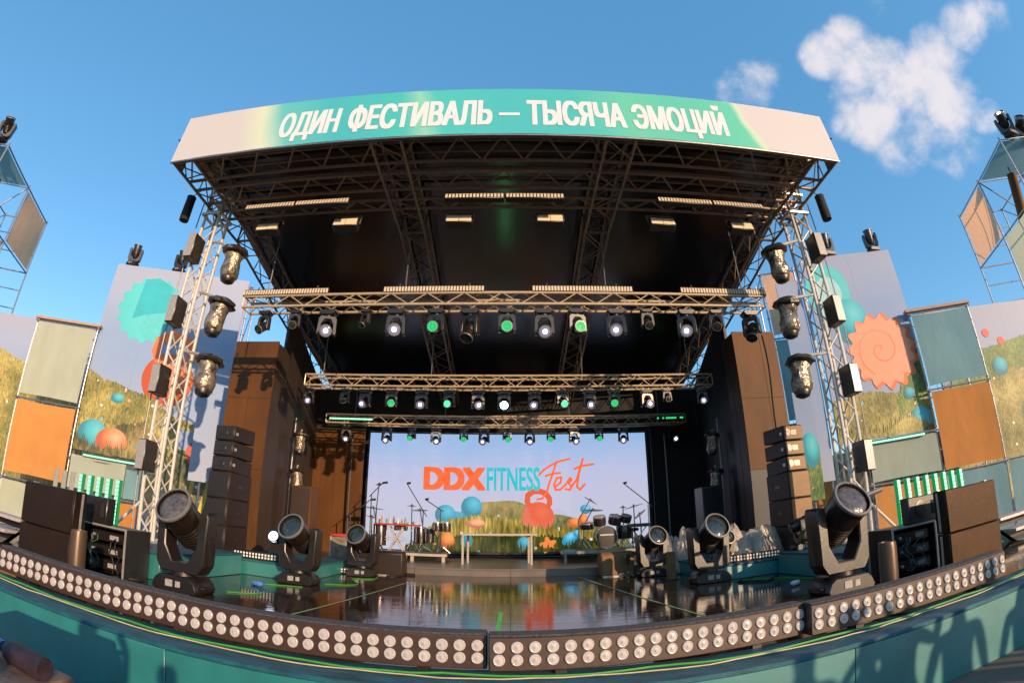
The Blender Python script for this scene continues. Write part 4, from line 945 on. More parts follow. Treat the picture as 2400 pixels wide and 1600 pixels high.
drum(ps, 'hand_drum', .16, .5, (-.75, -.3, .12)); drum(ps, 'hand_drum', .14, .4, (.2, -.1, .2)); drum(ps, 'hand_drum', .13, .34, (.45, -.2, .24)); drum(ps, 'timbale', .17, .18, (-.3, 0, .5), mat=chrome)
cymbal(ps, (-.95, -.3, 1.02), .27, (R(-2), R(4), 0), (-.9, -.1, 0)); cymbal(ps, (.2, -.2, 1.02), .2, (R(-3), R(-3), 0), (.25, 0, 0)); cymbal(ps, (-.02, -.1, 1.12), .12, (0, 0, 0), (-.05, .1, 0)); cymbal(ps, (-.85, -.2, 1.62), .10, (0, R(-10), 0), (-.95, 0, 0)); cymbal(ps, (-1.0, -.2, .80), .15, (0, R(14), 0), (-1.05, 0, 0))
bo = thing('bongos', 'pair of black bongos on a chrome stand', 'percussion', (-1.62, 11.8, MZ+.19))
drum(bo, 'bongo', .10, .2, (-.10, 0, .52)); drum(bo, 'bongo', .115, .2, (.12, 0, .52)); MB().tube((0, 0, .02), (0, 0, .55), .014, 6).tube((-.1, 0, .54), (.1, 0, .54), .012, 6).build('stand', chrome, bo)
m = MB()
for k in range(3): a = 2.1*k+.3; m.tube((0, 0, .2), (.22*math.cos(a), .22*math.sin(a), .01), .01, 5)
m.build('tripod', chrome, bo)
fc = thing('flight_case', 'upright flight case with a red top by the brown back wall', 'flight case', (-3.52, 10.3, MZ))
MB().bb(-.16, .24, -.2, .2, 0, .50).build('body', pm('weathered case board', (.2, .16, .12), .6, var=.5, scale=12), fc, bevel=.01); MB().bb(-.18, .26, -.22, .22, .501, .56).build('lid', red, fc, bevel=.01)
for x in (-.17, .24): MB().bb(x-.015, x+.015, -.215, -.2, 0, .5).build('edge_trim', wal, fc)
# cables and litter on the wet floor
def floor_cable(pts, mat, label, r=.011):
    P = []
    for i in range(len(pts)-1):
        p0 = Vector(pts[max(0, i-1)]); p1 = Vector(pts[i]); p2 = Vector(pts[i+1]); p3 = Vector(pts[min(len(pts)-1, i+2)])
        for k in range(8):
            t = k/8; P.append(.5*((2*p1)+(p2-p0)*t+(2*p0-5*p1+4*p2-p3)*t*t+(3*p1-p0-3*p2+p3)*t**3))
    P.append(Vector(pts[-1])); P = [(p.x, p.y, TZ+r+.002) for p in P]
    tag(MB().path(P, r, 6).build('cable', mat), label, 'cable')
floor_cable([(-3.2, 5.3), (-2.9, 5.6), (-3.3, 6.3), (-2.8, 6.6)], gc, 'green cable by the big black moving head', .007)
floor_cable([(-2.7, 7.2), (-2.3, 7.5), (-2.6, 8.2), (-2.3, 8.5), (-2.4, 9.1)], gc, 'green cable snaking between two black moving heads', .007)
floor_cable([(3.2, 7.0), (3.7, 6.6), (3.9, 5.9), (3.7, 5.3)], gc, 'green cable between two tan moving heads', .008)
floor_cable([(3.9, 6.9), (3.5, 6.5), (3.2, 6.8), (3.6, 7.1)], bc, 'looped black cable by the teal podium', .014)
floor_cable([(-4.2, 4.4), (-3.95, 4.3), (-3.85, 4.6), (-4.1, 4.8), (-4.3, 4.55), (-4.0, 4.35), (-3.7, 4.6)], bc, 'coil of black cable beside the rack case', .016)
floor_cable([(-2.2, 9.0), (-2.0, 9.3), (-2.1, 9.6), (-1.8, 9.6)], bc, 'short black cable before the dark wedge', .02)
def bottle(name, label, loc, rot, sc, capm, bodym):
    t = thing(name, label, 'bottle', loc, rot=rot); t.scale = (sc,)*3
    MB().lathe([(.028, 0), (.033, .01), (.033, .15), (.030, .17), (.013, .20), (.013, .215)], 16).build('bottle_body', bodym, t)
    MB().lathe([(.016, .212), (.016, .235), (.013, .238), (.002, .239)], 14).build('cap', capm, t)
blue = pm('blue bottle cap', (.02, .09, .55), .35)
bottle('water_bottle', 'small blue water bottle lying on the floor by the teal wing deck', (-3.35, 6.2, TZ+.034), (R(90), 0, R(70)), 1.0, blue, pm('blue bottle plastic', (.10, .25, .65), .2, spec=.8))
bottle('water_bottle', 'small blue-white bottle lying near the tan big moving head', (3.55, 5.75, TZ+.034), (R(90), 0, R(-60)), 1.0, blue, pm('white bottle plastic', (.6, .62, .7), .25, spec=.8))

# ------------------------------------------------------------------ printed scenery walls
sky_p = ramp_print('printed lavender sky', [(0, (.32, .37, .49)), (.45, (.22, .32, .52)), (.7, (.29, .35, .50)), (1, (.32, .34, .45))], 'Z', 0, 6.5, .5, .5)
meadow = grass_print('printed sunny meadow', (.05, .075, .025), (.25, .22, .06), (.58, .48, .17), 0, (16, 16, 5))
meadow_d = grass_print('printed shaded grass', (.02, .035, .02), (.10, .10, .04), (.36, .27, .10), 0, (12, 12, 3))
meadow_g = grass_print('printed green meadow', (.02, .075, .025), (.10, .19, .05), (.42, .40, .12), 0, (16, 16, 4.6))
cogt = ramp_print('printed teal cog', [(0, (.06, .46, .50)), (.5, (.10, .52, .56)), (1, (.04, .42, .48))], 'X', .2, 2.6, .35, 1.5)
cogd = pm('printed deep teal', (.03, .40, .47), .55, var=.1, scale=2)
kbo = ramp_print('printed orange kettlebell', [(0, (.72, .14, .04)), (.5, (.82, .20, .06)), (1, (.84, .30, .14))], 'Z', 2.0, 5.0, .3, 2)
cogo = ramp_print('printed orange cog', [(0, (.80, .22, .10)), (.5, (.80, .30, .17)), (1, (.82, .28, .14))], 'Z', 1.6, 4.2, .2, 2)
cogo2 = pm('printed orange cog face', (.80, .33, .20), .55, var=.06, scale=2); cogo3 = pm('printed orange cog rim', (.78, .18, .06), .55, var=.06)
pop = ramp_print('printed poppy', [(0, (.80, .16, .06)), (1, (.84, .42, .26))], 'Z', .3, 1.1, .3, 4)
stemm = pm('printed yellow stem', (.62, .42, .06), .55, var=.1)
blu = pm('printed blue ball', (.07, .36, .52), .55, var=.15, scale=2); cyan = pm('printed cyan blob', (.05, .52, .62), .55, var=.1, scale=2)
def wall(label, x, y, ang, wd, z0, z1, posts=True):
    t = thing('printed_wall', label, 'printed wall', (x, y, z0), R(ang))
    nb_ = max(1, round(wd/1.35)); nh = 2
    for i in range(nb_):
        MB().bb(wd*i/nb_+.001, wd*(i+1)/nb_-.001, 0, .04, 0, z1-z0).build('print_panel', sky_p, t, smooth=False)
    if posts:
        for k in range(nb_+1):
            MB().tube((min(wd-.05, max(.05, wd*k/nb_)), .12, -(z0-GZ)), (min(wd-.05, max(.05, wd*k/nb_)), .12, z1-z0-.05), .03, 6).build('back_post', galv, t)
    return t
# wall with teal cogwheel and orange kettlebell
t = wall('tall print of a teal cogwheel and orange kettlebell over a meadow', -11.12, 9.63, 20.5, 4.1, 2.68, 7.95)
flat(gearpts(1.40, 4.02, 1.0, 16, .13), cogt, t, -.004, 'printed_cog')
flat([(1.05, 4.9), (1.45, 4.98), (1.95, 4.75), (1.95, 4.0), (1.30, 3.85), (.95, 3.7)], cogd, t, -.006, 'printed_cog_face'); flat([(1.3, 3.85), (1.95, 4.0), (1.95, 3.3), (1.5, 3.2), (1.25, 3.35)], pm('printed mid teal', (.09, .50, .53), .55, var=.1), t, -.0065, 'printed_cog_face')
kettlebell(t, 2.40, 2.16, .72, kbo, -.008, body=ball_ink('kettlebell ink', (.80, .26, .12), (.72, .15, .04), (.42, .07, .02)))
flat(hill(0, 4.1, 0, [(0, 2.12), (.7, 1.90), (1.8, 1.68), (3.0, 1.16), (4.1, .70)], 3, .05, 90), meadow, t, -.012, 'printed_meadow')
flat(hill(.3, 2.6, 0, [(.3, .25), (.9, .55), (1.5, .85), (2.0, .95), (2.6, .5)], 4, .12, 50), meadow_d, t, -.014, 'printed_grass_shade')
ball(t, .55, .42, .45, .42, -.016, ball_ink('teal ball ink', (.12, .50, .58), (.06, .38, .46), (.03, .22, .30))); ball(t, 1.15, .34, .46, .36, -.018, ball_ink('coral ball ink', (.84, .40, .26), (.76, .22, .10), (.45, .10, .05))); ball(t, 1.95, .22, .22, .16, -.018, ball_ink('cyan ball ink', (.16, .60, .66), (.05, .46, .56), (.03, .26, .36))); ball(t, 1.1, 1.48, .2, .13, -.018, ball_ink('teal ball ink', (.12, .50, .58), (.06, .38, .46), (.03, .22, .30)))
flat(hill(0, 2.5, 0, [(0, .30), (.8, .12), (1.6, .22), (2.5, .5)], 21, .30, 90), meadow_d, t, -.020, 'printed_grass_blades')
# lower poppy print beside the column
t = wall('low print with an orange poppy and yellow stems by the dark loudspeaker column', -8.15, 10.4, 20.5, 1.3, 1.0, 3.55)
flat([(0, 0), (1.3, 0), (1.3, 1.9), (0, 2.1)], meadow_d, t, -.004, 'printed_grass_shade')
ball(t, .70, 2.02, .42, .36, -.006, ball_ink('coral ball ink', (.84, .40, .26), (.76, .22, .10), (.45, .10, .05)), 'printed_poppy'); flat([(.55, 1.75), (.65, 1.75), (.50, .1), (.36, .1)], stemm, t, -.005, 'printed_stem'); flat([(.95, 1.5), (1.05, 1.5), (.80, .1), (.64, .1)], stemm, t, -.0055, 'printed_stem')
t = wall('narrow plain lavender print panel by the dark loudspeaker column', -6.98, 9.5, 20, .52, 2.3, 3.95, False)
MB().tube((.26, .1, -2.0), (.26, .1, 1.5), .03, 6).build('back_post', galv, t)
# right-hand wall with dumbbell and cog
t = wall('tall print of a teal dumbbell and orange cogwheel over a meadow', 7.55, 9.83, -18, 2.66, 3.10, 7.95)
flat(circle(.55, 3.85, .75, rx=.60), ramp_print('printed teal dumbbell', [(0, (.05, .50, .52)), (.6, (.10, .54, .56)), (1, (.08, .56, .56))], 'Z', 2, 5, .2, 2), t, -.004, 'printed_dumbbell')
ball(t, .95, 2.95, .50, .62, -.005, ball_ink('cyan ball ink', (.16, .60, .66), (.05, .46, .56), (.03, .26, .36)), 'printed_dumbbell'); flat(circle(.55, 3.80, .45, rx=.36), pm('printed pale teal', (.36, .62, .64), .55, var=.1), t, -.0055, 'printed_dumbbell')
flat(hill(0, 2.66, 0, [(0, 1.0), (1.0, 1.12), (1.8, 1.0), (2.66, 1.7)], 6, .05, 60), meadow, t, -.008, 'printed_meadow')
flat(hill(1.7, 2.66, .4, [(1.7, .9), (2.2, 1.6), (2.66, 2.1)], 7, .06, 24), meadow_g, t, -.009, 'printed_grass')
flat(gearpts(1.66, 2.10, 1.02, 15, .17, .1), cogo3, t, -.012, 'printed_cog'); flat(gearpts(1.60, 2.12, .96, 15, .17, .1), cogo2, t, -.014, 'printed_cog_face')
m = MB()
sp = [(1.58+.1*k/8*math.cos(k*.5)*2.6, 2.14+.1*k/8*math.sin(k*.5)*2.6) for k in range(0, 22)]
stroke(m, sp, .035, -.016); m.build('printed_swirl', cogo, t, smooth=False)
ball(t, 2.08, .96, .15, .15, -.015, ball_ink('teal ball ink', (.12, .50, .58), (.06, .38, .46), (.03, .22, .30))); ball(t, 2.30, .20, .36, .40, -.016, ball_ink('cyan ball ink', (.16, .60, .66), (.05, .46, .56), (.03, .26, .36)))
flat(hill(0, 2.66, 0, [(0, .2), (1.2, .1), (1.9, .35), (2.66, .1)], 23, .3, 90), meadow, t, -.018, 'printed_grass_blades')
t = wall('narrow print strip with a cyan blob by the tan loudspeaker column', 6.36, 9.72, -20, .44, 1.9, 4.35, False)
flat([(0, 0), (.44, 0), (.44, 1.25), (0, 1.25)], meadow_g, t, -.004, 'printed_grass'); ball(t, .24, 1.1, .19, .40, -.006, ball_ink('cyan ball ink', (.16, .60, .66), (.05, .46, .56), (.03, .26, .36)))
MB().tube((.22, .1, -1.6), (.22, .1, 2.3), .03, 6).build('back_post', galv, t)
t = wall('plain pink-lavender print panel directly behind the sunlit truss tower', 6.85, 10.2, -18, .62, 2.3, 7.4)
# far outer walls
t = wall('far print of a yellow meadow with a pink ball beyond the orange and pale green cloths', -20.4, 8.05, 21, 8.6, 1.0, 6.58)
flat(hill(0, 8.6, 0, [(0, 4.9), (4.4, 4.45), (6.0, 4.1), (8.6, 3.0)], 12, .06, 120), meadow, t, -.006, 'printed_meadow'); ball(t, 4.45, 3.35, .62, .75, -.01, ball_ink('coral ball ink', (.84, .40, .26), (.76, .22, .10), (.45, .10, .05)))
t = wall('far print of a green meadow with a cyan bell beyond the blue and orange cloths', 11.9, 10.05, -18, 7.0, 1.0, 6.62)
flat(hill(0, 7.0, 0, [(0, 3.4), (1.8, 4.3), (3.6, 4.5), (7.0, 4.2)], 14, .06, 120), meadow_g, t, -.006, 'printed_meadow'); flat(hill(0, 7.0, 0, [(0, 2.6), (2.4, 3.6), (5.0, 3.0), (7.0, 2.6)], 15, .1, 90), meadow, t, -.008, 'printed_meadow')
ball(t, 3.1, 2.0, .5, .75, -.012, ball_ink('cyan ball ink', (.16, .60, .66), (.05, .46, .56), (.03, .26, .36)), 'printed_bell'); ball(t, 2.2, 3.7, .28, .28, -.012, ball_ink('teal ball ink', (.12, .50, .58), (.06, .38, .46), (.03, .22, .30))); flat(circle(2.0, 4.75, .13), pm('printed red poppy', (.75, .10, .06), .55), t, -.012, 'printed_poppy'); flat(circle(2.5, 4.45, .13), pm('printed red poppy', (.75, .10, .06), .55), t, -.012, 'printed_poppy')

# ------------------------------------------------------------------ cloth-hung scaffolds
def cloth(name, col):
    if name in MATS: return MATS[name]
    col = tuple(min(.85, k*1.0) for k in col); m = pm(name, col, .75, var=.12, scale=1.6, bump=.9, bscale=3.2, stretch=(1, 1, .5)); t = m.node_tree; n = t.nodes
    tr = n.new('ShaderNodeBsdfTranslucent'); tr.inputs['Color'].default_value = (*col, 1); mx = n.new('ShaderNodeMixShader'); mx.inputs[0].default_value = .4
    t.links.new(n['Principled BSDF'].outputs[0], mx.inputs[1]); t.links.new(tr.outputs[0], mx.inputs[2]); t.links.new(mx.outputs[0], n['Material Output'].inputs['Surface']); return m
c_pale = cloth('pale green cloth', (.55, .58, .44)); c_org = cloth('orange cloth', (.78, .34, .09)); c_mint = cloth('mint cloth', (.50, .55, .42)); c_blue = cloth('light blue cloth', (.22, .40, .43)); c_deep = cloth('deep orange cloth', (.66, .26, .06)); c_salm = cloth('salmon cloth', (.84, .50, .31)); c_teal = cloth('pale teal cloth', (.28, .48, .46))
def scaffold(label, x, y, ang, xs_, zs, panels, depth=1.0, top=None):
    """frame in a local plane: uprights at xs_, ledgers at zs (absolute heights); panels = (i, z0, z1, material, label[, x from, x to])"""
    t = thing('cloth_scaffold', label, 'scaffold', (x, y, GZ), R(ang)); zt = max(zs)+.12-GZ
    nbay = len(xs_)-1; btop = [max([p[2] for p in panels if p[0] == i] or [GZ+1])+.08 for i in range(nbay)]
    utop = [max([btop[k] for k in (i-1, i) if 0 <= k < nbay])+.05-GZ for i in range(len(xs_))]
    for X_, ut in zip(xs_, utop):
        for yy in (0, depth): MB().tube((X_, yy, 0), (X_, yy, ut), .024, 8).build('upright', galv, t)
    for i in range(nbay):
        lv = []
        for z_ in sorted([p[1]-.05 for p in panels if p[0] == i]+[p[2]+.05 for p in panels if p[0] == i]):
            if not lv or z_-lv[-1] > .16: lv.append(z_)
        for Z_ in lv:
            a, b = xs_[i], xs_[i+1]
            MB().tube((a-.06, -.03, Z_-GZ), (b+.06, -.03, Z_-GZ), .022, 8).build('ledger', galv, t); MB().tube((a-.06, depth+.03, Z_-GZ), (b+.06, depth+.03, Z_-GZ), .022, 8).build('ledger', galv, t)
            for X_ in (a, b): MB().tube((X_+(.03 if X_ == a else -.03), -.1, Z_-GZ-.045), (X_+(.03 if X_ == a else -.03), depth+.1, Z_-GZ-.045), .018, 6).build('transom', galv, t)
        MB().tube((xs_[i], depth+.05, .2), (xs_[i+1], depth+.05, btop[i]-GZ-.1), .02, 6).build('brace', galv, t)
    m = MB()
    for X_, ut in zip(xs_, utop):
        for k in range(int((ut-.3)/.5)+1): m.lathe([(.03, 0), (.05, .005), (.05, .015), (.03, .02)], 8, Matrix.Translation((X_, 0, .3+.5*k)))
    m.build('rosette', galv, t)['kind'] = 'stuff'
    for P in panels:
        i, z0, z1, mt, lb = P[:5]; a, b = (P[5], P[6]) if len(P) > 6 else (xs_[i]+.05, xs_[i+1]-.05)
        m = MB(); n1, n2 = 8, 8; rn = random.Random(int(z0*100)+i)
        for j in range(n2+1):
            for k in range(n1+1):
                u, v = k/n1, j/n2; edge = 4*u*(1-u)
                m.v.append((a+(b-a)*u, -.06+.035*math.sin(math.pi*u)*math.sin(math.pi*v)+.006*math.sin(9*u+3*v), z0-GZ+(z1-z0)*v+(.02*edge*(1-2*v))))
        for j in range(n2):
            for k in range(n1): q = j*(n1+1)+k; m.f.append((q, q+1, q+n1+2, q+n1+1))
        c = m.build('cloth_panel', mt, t); c['label'] = lb
        l = MB()
        for k in range(9):
            for zz, s in ((z0, -1), (z1, 1)): xx = a+(b-a)*k/8; l.tube((xx, -.06, zz-GZ), (xx, -.03, zz-GZ+s*.08), .006, 4)
        l.build('lacing_cord', darksteel, c)['kind'] = 'stuff'
    if top:
        for a, b, zz in top: MB().bb(a-.08, b+.08, -.08, .10, zz-GZ, zz-GZ+.07).build('plank', pm('weathered plank', (.40, .27, .20), .7, var=.25, stretch=(1, 6, 6)), t)
    return t
LSx, LSy = -12.92, 8.84
scaffold('scaffold hung with pale green, orange and mint cloths beside the teal cogwheel print', LSx, LSy, 21, [0, 2.02, 4.18], [.9, 1.65, 2.60, 3.74, 5.92],
         [(0, 3.82, 5.84, c_pale, 'pale green cloth panel'), (0, 1.76, 3.66, c_org, 'bright orange cloth panel'), (0, .42, 1.56, c_pale, 'low pale green cloth panel'), (1, 1.70, 2.54, c_mint, 'mint cloth panel under the green light bar', 2.1, 3.70), (1, 1.66, 2.40, c_blue, 'small light blue cloth panel', 3.72, 4.14), (1, .45, 1.56, c_deep, 'low deep orange cloth panel')], 1.0, [(0, 2.02, 5.94)])
green_bar(-.8, .8, 0, 0, 'lit green light bar over the mint cloth by the teal cogwheel print', 24)
gb = [o for o in COL.objects if o.get('label') == 'lit green light bar over the mint cloth by the teal cogwheel print'][0]
d21 = Vector((math.cos(R(21)), math.sin(R(21)), 0)); n21 = Vector((d21.y, -d21.x, 0))
gb.location = Vector((LSx, LSy, 2.56))+d21*3.28+n21*.14; gb.rotation_euler = (0, 0, R(21))
RSx, RSy = 8.16, 9.60
scaffold('scaffold hung with light blue, orange and mint cloths beside the orange cogwheel print', RSx, RSy, -22.5, [0, 1.88, 3.66, 5.6], [.8, 2.03, 3.06, 4.04, 6.0],
         [(1, 4.10, 5.92, c_blue, 'light blue cloth panel'), (1, 2.08, 3.96, c_deep, 'sunlit orange cloth panel'), (0, 2.10, 3.0, c_mint, 'mint cloth panel under the green light bar'), (0, .5, 1.98, c_org, 'low orange cloth panel'), (1, .42, 1.98, c_blue, 'low light blue cloth panel', 2.3, 3.62), (1, .45, 1.96, c_mint, 'narrow mint cloth panel', 1.92, 2.28), (2, .42, 1.98, c_blue, 'outer light blue cloth panel')], 1.0, [(1.88, 3.66, 6.02)])
green_bar(-.72, .72, 0, .001, 'lit green light bar over the mint cloth by the orange cogwheel print', 22)
gb = [o for o in COL.objects if o.get('label') == 'lit green light bar over the mint cloth by the orange cogwheel print'][0]
d22 = Vector((math.cos(R(-22.5)), math.sin(R(-22.5)), 0)); n22 = Vector((d22.y, -d22.x, 0))
gb.location = Vector((RSx, RSy, 3.0))+d22*.78+n22*.14; gb.rotation_euler = (0, 0, R(-22.5))
scaffold('slim scaffold with salmon cloth over pale teal cloth behind the tower by the teal cogwheel', -8.55, 11.32, 20, [0, 1.05], [3.7, 6.1, 8.05], [(0, 6.25, 8.0, c_salm, 'salmon cloth panel'), (0, 3.75, 6.02, c_teal, 'pale teal cloth panel'), (0, 1.6, 3.6, c_deep, 'low deep orange cloth panel')], .9)
scaffold('slim scaffold with salmon cloth over pale teal cloth behind the tower by the teal dumbbell', 7.38, 11.73, -20, [0, 1.08], [4.05, 6.45, 8.5], [(0, 6.55, 8.45, c_salm, 'salmon cloth panel'), (0, 4.1, 6.4, c_teal, 'pale teal cloth panel'), (0, 1.6, 3.95, c_deep, 'low deep orange cloth panel')], .9)

# tall outer scaffold towers with tilted-looking cloths
def tall_tower(label, V, sx):
    t = thing('scaffold_tower', label, 'scaffold', (0, 0, GZ))
    V = [Vector((*p, 0)) for p in V]; e = (V[1]-V[0]); n = Vector((-e.y, e.x, 0)).normalized()*2.3
    if n.x*sx < 0: n = -n
    W = [v+n for v in V]; zs = [12.2-GZ, 9.72-GZ, 7.25-GZ, 4.8-GZ, 2.3-GZ]
    Z = lambda p, z: (p.x, p.y, z)
    for p in V+W: MB().tube(Z(p, 0), Z(p, zs[0]+.12), .035, 8).build('upright', galv, t)
    for z in zs:
        for A in (V, W):
            for a, b in zip(A[:-1], A[1:]): MB().tube(Z(a, z), Z(b, z), .032, 6).build('ledger', galv, t)
        for a, b in zip(V, W): MB().tube(Z(a, z), Z(b, z), .03, 6).build('transom', galv, t)
    for k in range(4):
        MB().tube(Z(V[1], zs[k]), Z(W[1], zs[k+1]), .026, 6).build('brace', galv, t); MB().tube(Z(W[0], zs[k]), Z(W[1], zs[k+1]), .026, 6).build('brace', galv, t); MB().tube(Z(V[2], zs[k+1]), Z(W[2], zs[k]), .026, 6).build('brace', galv, t)
        for q in (.33, .66):
            zz = zs[k]+(zs[k+1]-zs[k])*q; MB().tube(Z(V[0], zz), Z(W[0], zz), .022, 6).build('rail', galv, t)
    def quad(a, b, c, d, mt, lb):
        m = MB(); k = 6
        P = [Vector(x) for x in (a, b, c, d)]; nn = (P[1]-P[0]).cross(P[3]-P[0]).normalized()
        for j in range(k+1):
            for i in range(k+1):
                u, v = .04+.92*i/k, .04+.92*j/k; p = P[0]*(1-u)*(1-v)+P[1]*u*(1-v)+P[2]*u*v+P[3]*(1-u)*v
                m.v.append(p+nn*.10*math.sin(math.pi*u)*math.sin(math.pi*v))
        for j in range(k):
            for i in range(k): q = j*(k+1)+i; m.f.append((q, q+1, q+k+2, q+k+1))
        c_ = m.build('cloth_panel', mt, t); c_['label'] = lb
    quad(Z(V[0], zs[0]), Z(V[1], zs[0]), Z(V[1], zs[1]), Z(V[0], zs[1]), c_salm, 'salmon cloth panel')
    quad(Z(V[1], zs[0]), Z(V[2], zs[0]), Z(W[2], zs[0]), Z(W[1], zs[0]), c_teal, 'pale teal cloth overhead')
    quad(Z(V[1], zs[1]), Z(V[2], zs[1]), Z(V[2], zs[2]), Z(V[1], zs[2]), c_pale, 'pale green cloth panel')
    h = thing('hanging_tube', 'thick dark tube slung inside the tall scaffold with the %s' % ('yellow meadow below' if sx < 0 else 'green meadow below'), 'tube', tuple((V[1]+n*.5).to_tuple(2)[:2])+(10.9,))
    MB().tube((0, 0, -1.0), ((V[2]-V[1])*.3).to_tuple()[:2]+(1.0,), .2, 14).build('tube', ply, h); MB().tube(((V[2]-V[1])*.3).to_tuple()[:2]+(1.0,), ((V[2]-V[1])*.3).to_tuple()[:2]+(1.3,), .03, 6).build('sling', darksteel, h)
    return V, W
VL, WL = tall_tower('tall pole scaffold with salmon and teal cloths rising over the yellow meadow print', [(-20.2, 12.35), (-18.9, 10.0), (-17.64, 7.67)], -1)
VR, WR = tall_tower('tall pole scaffold with salmon and teal cloths rising over the green meadow print', [(18.97, 12.1), (17.9, 9.87), (16.83, 7.6)], 1)
moving_head('moving_head', 'black moving head on top of the tall scaffold over the yellow meadow print', None, (-18.0, 7.4, 12.26), R(40), R(40), 1.0)
moving_head('moving_head', 'black moving head on top of the tall scaffold over the green meadow print', None, (17.35, 7.3, 12.26), R(-60), R(50), 1.0, lens='white')
moving_head('moving_head', 'second black moving head behind the first on the tall green-meadow scaffold', None, (18.4, 7.2, 12.26), R(-40), R(60), 1.0)
for x, y, p, lb in ((-10.75, 9.83, .5, 'outer moving head on top of the teal cogwheel wall'), (-9.35, 10.36, .2, 'moving head on top of the teal cogwheel wall beside the tower'), (8.42, 9.6, -.2, 'moving head on top of the teal dumbbell wall beside the tower'), (9.72, 9.2, -.6, 'outer moving head on top of the teal dumbbell wall')):
    moving_head('moving_head', lb, None, (x, y, 7.97), p, R(10), .62)

# ------------------------------------------------------------------ stairs at both ends
tread = pm('pale grating tread', (.52, .44, .40), .5, .3, var=.2, scale=30, bump=.3)
for sx in (-1, 1):
    t = thing('stair', 'open steel stair with pale treads beside the %s subwoofers' % ('brown-black' if sx < 0 else 'tan'), 'stair', (sx*6.68, 5.05, 0))
    for k in range(5):
        z = 1.12-.165*k; y = .12-.26*k; x0, x1 = sorted((sx*.04, sx*1.5))
        MB().bb(x0, x1, y-.15, y+.13, z-.045, z).build('tread', tread, t, bevel=.004)
        MB().bb(x0, x1, y+.132, y+.142, z-.16, z-.05).build('riser_plate', blackm, t, smooth=False)
    for xx in (sx*.01, sx*1.53):
        MB().add([(xx-.02, .28, .98), (xx-.02, -1.15, .28), (xx-.02, -.95, .28), (xx-.02, .28, 1.13), (xx+.02, .28, .98), (xx+.02, -1.15, .28), (xx+.02, -.95, .28), (xx+.02, .28, 1.13)], [(0, 1, 2, 3), (4, 7, 6, 5), (0, 4, 5, 1), (1, 5, 6, 2), (2, 6, 7, 3), (3, 7, 4, 0)]).build('stringer', steelw, t, smooth=False)

# ------------------------------------------------------------------ foreground: case with a bottle lying on it
t = thing('foreground_case', 'scuffed brown case lid with a bottle lying on it in front of the stage', 'case', (-1.95, 1.08, GZ))
MB().bb(-.75, .45, -.35, .30, 0, .74).build('body', blackm, t, bevel=.02); MB().bb(-.76, .46, -.36, .31, .742, .775).build('lid', pm('scuffed brown lid', (.16, .10, .07), .5, var=.4, scale=10, bump=.2), t, bevel=.012, seg=2)
bottle('water_bottle', 'brown-labelled bottle with a blue cap lying on the case lid', (-1.50, 1.26, GZ+.777+.036), (R(90), 0, R(-96)), 1.35, blue, pm('brown bottle label', (.030, .018, .026), .5, var=.6, scale=14, spec=.3))

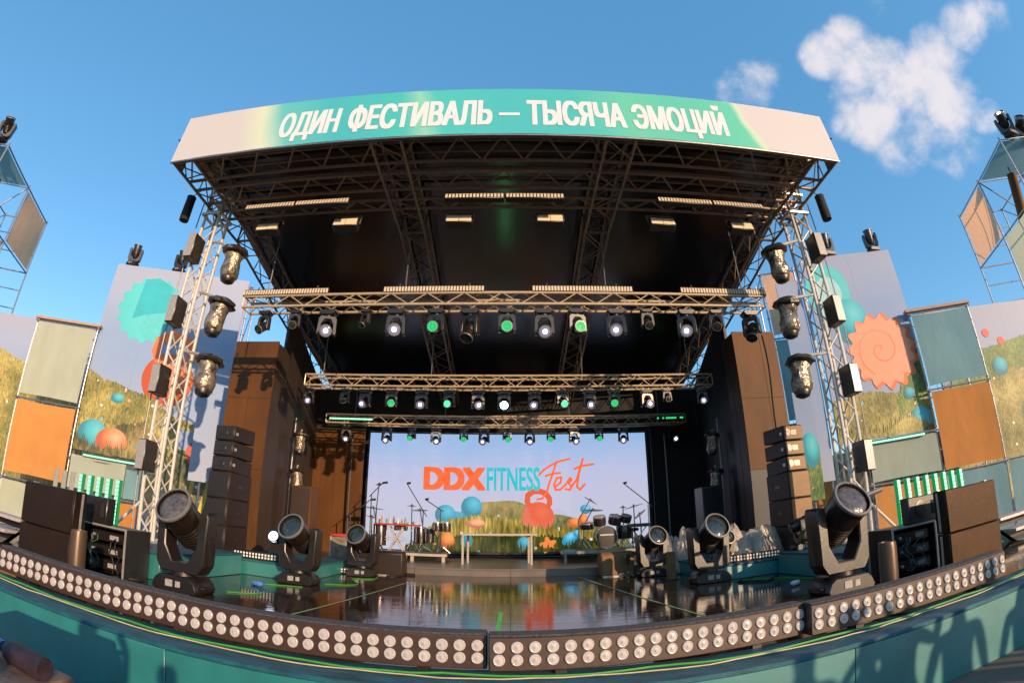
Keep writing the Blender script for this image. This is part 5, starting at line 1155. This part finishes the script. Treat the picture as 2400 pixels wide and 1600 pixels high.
# ------------------------------------------------------------------ onlookers in the pit behind the camera; their shadows reach the teal facing
def person_mesh(pose, name):
    J = {'pel': (0, 0, .95, .15, .11), 'abd': (0, .0, 1.10, .145, .105), 'chest': (0, .0, 1.32, .17, .115), 'neck': (0, .01, 1.50, .06, .06), 'chin': (0, .03, 1.56, .065, .07), 'head': (0, .02, 1.66, .08, .098), 'top': (0, .01, 1.74, .05, .06)}
    E_ = [('pel', 'abd'), ('abd', 'chest'), ('chest', 'neck'), ('neck', 'chin'), ('chin', 'head'), ('head', 'top')]
    for sd, s in (('l', -1), ('r', 1)):
        J.update({sd+'hip': (s*.10, 0, .90, .10, .10), sd+'knee': (s*.12, .02, .50, .062, .065), sd+'ank': (s*.13, -.02, .09, .042, .045), sd+'toe': (s*.15, .15, .035, .035, .028), sd+'sho': (s*.20, 0, 1.42, .062, .062)})
        E_ += [('pel', sd+'hip'), (sd+'hip', sd+'knee'), (sd+'knee', sd+'ank'), (sd+'ank', sd+'toe'), ('chest', sd+'sho')]
        if pose == 'raised': arm = [(s*.30, .10, 1.30), (s*.20, .30, 1.52), (s*.10, .36, 1.62)]
        else: arm = [(s*.27, -.02, 1.14), (s*.28, .06, .90), (s*.27, .09, .80)]
        for nm, p, r in zip(('elb', 'wri', 'hand'), arm, (.046, .034, .036)): J[sd+nm] = (*p, r, r)
        E_ += [(sd+'sho', sd+'elb'), (sd+'elb', sd+'wri'), (sd+'wri', sd+'hand')]
    keys = list(J); me = bpy.data.meshes.new(name); me.from_pydata([J[k][:3] for k in keys], [(keys.index(a), keys.index(b)) for a, b in E_], [])
    o = bpy.data.objects.new(name, me); COL.objects.link(o); o.modifiers.new('skin', 'SKIN'); ss = o.modifiers.new('sub', 'SUBSURF'); ss.levels = 2; ss.render_levels = 2
    for v, k in zip(me.skin_vertices[0].data, keys): v.radius = J[k][3:]; v.use_root = (k == 'pel')
    dg = bpy.context.evaluated_depsgraph_get(); out = bpy.data.meshes.new_from_object(o.evaluated_get(dg)); bpy.data.objects.remove(o)
    out.name = name; out.polygons.foreach_set('use_smooth', [True]*len(out.polygons)); return out
def outfit(name, shirt, legs):
    return ramp_print(name, [(0, (.03, .03, .03)), (.06, legs), (.53, legs), (.535, shirt), (.84, shirt), (.86, (.55, .36, .27)), (.955, (.5, .33, .25)), (.96, (.05, .03, .02)), (1, (.05, .03, .02))], 'Z', 0, 1.78, .0, 3, .8)
PA_, PB_ = person_mesh('raised', 'person'), person_mesh('down', 'person')
CROWD = [(5.25, -.8, PA_, 'brown', (.2, .1, .05), 'holding a phone up in both hands'), (6.75, -.6, PB_, 'purple', (.2, .08, .3), 'with arms down'), (2.6, -2.4, PB_, 'teal', (.05, .3, .3), 'with arms down'), (.40, -1.75, PA_, 'black', (.03, .03, .03), 'holding a phone up in both hands'), (1.55, -2.3, PB_, 'white', (.7, .7, .7), 'with arms down'), (4.95, -1.5, PB_, 'red', (.4, .05, .05), 'with arms down'), (5.6, -1.7, PA_, 'blue', (.06, .1, .4), 'holding a phone up in both hands'), (6.15, -1.2, PB_, 'green', (.05, .25, .1), 'with arms down'), (7.1, -1.3, PB_, 'grey', (.25, .25, .25), 'with arms down'), (7.6, -.9, PA_, 'yellow', (.6, .5, .1), 'holding a phone up in both hands')]
for i, (x, y, me, cn, c, pose) in enumerate(CROWD):
    m_ = me.copy(); m_.materials.clear(); m_.materials.append(outfit('outfit '+cn, c, (.04, .05, .09)))
    o = link('person', m_, None, (x, y, GZ), (0, 0, R(-5+i*3)))
    tag(o, 'person in a %s shirt standing in the pit %s' % (cn, pose), 'person')
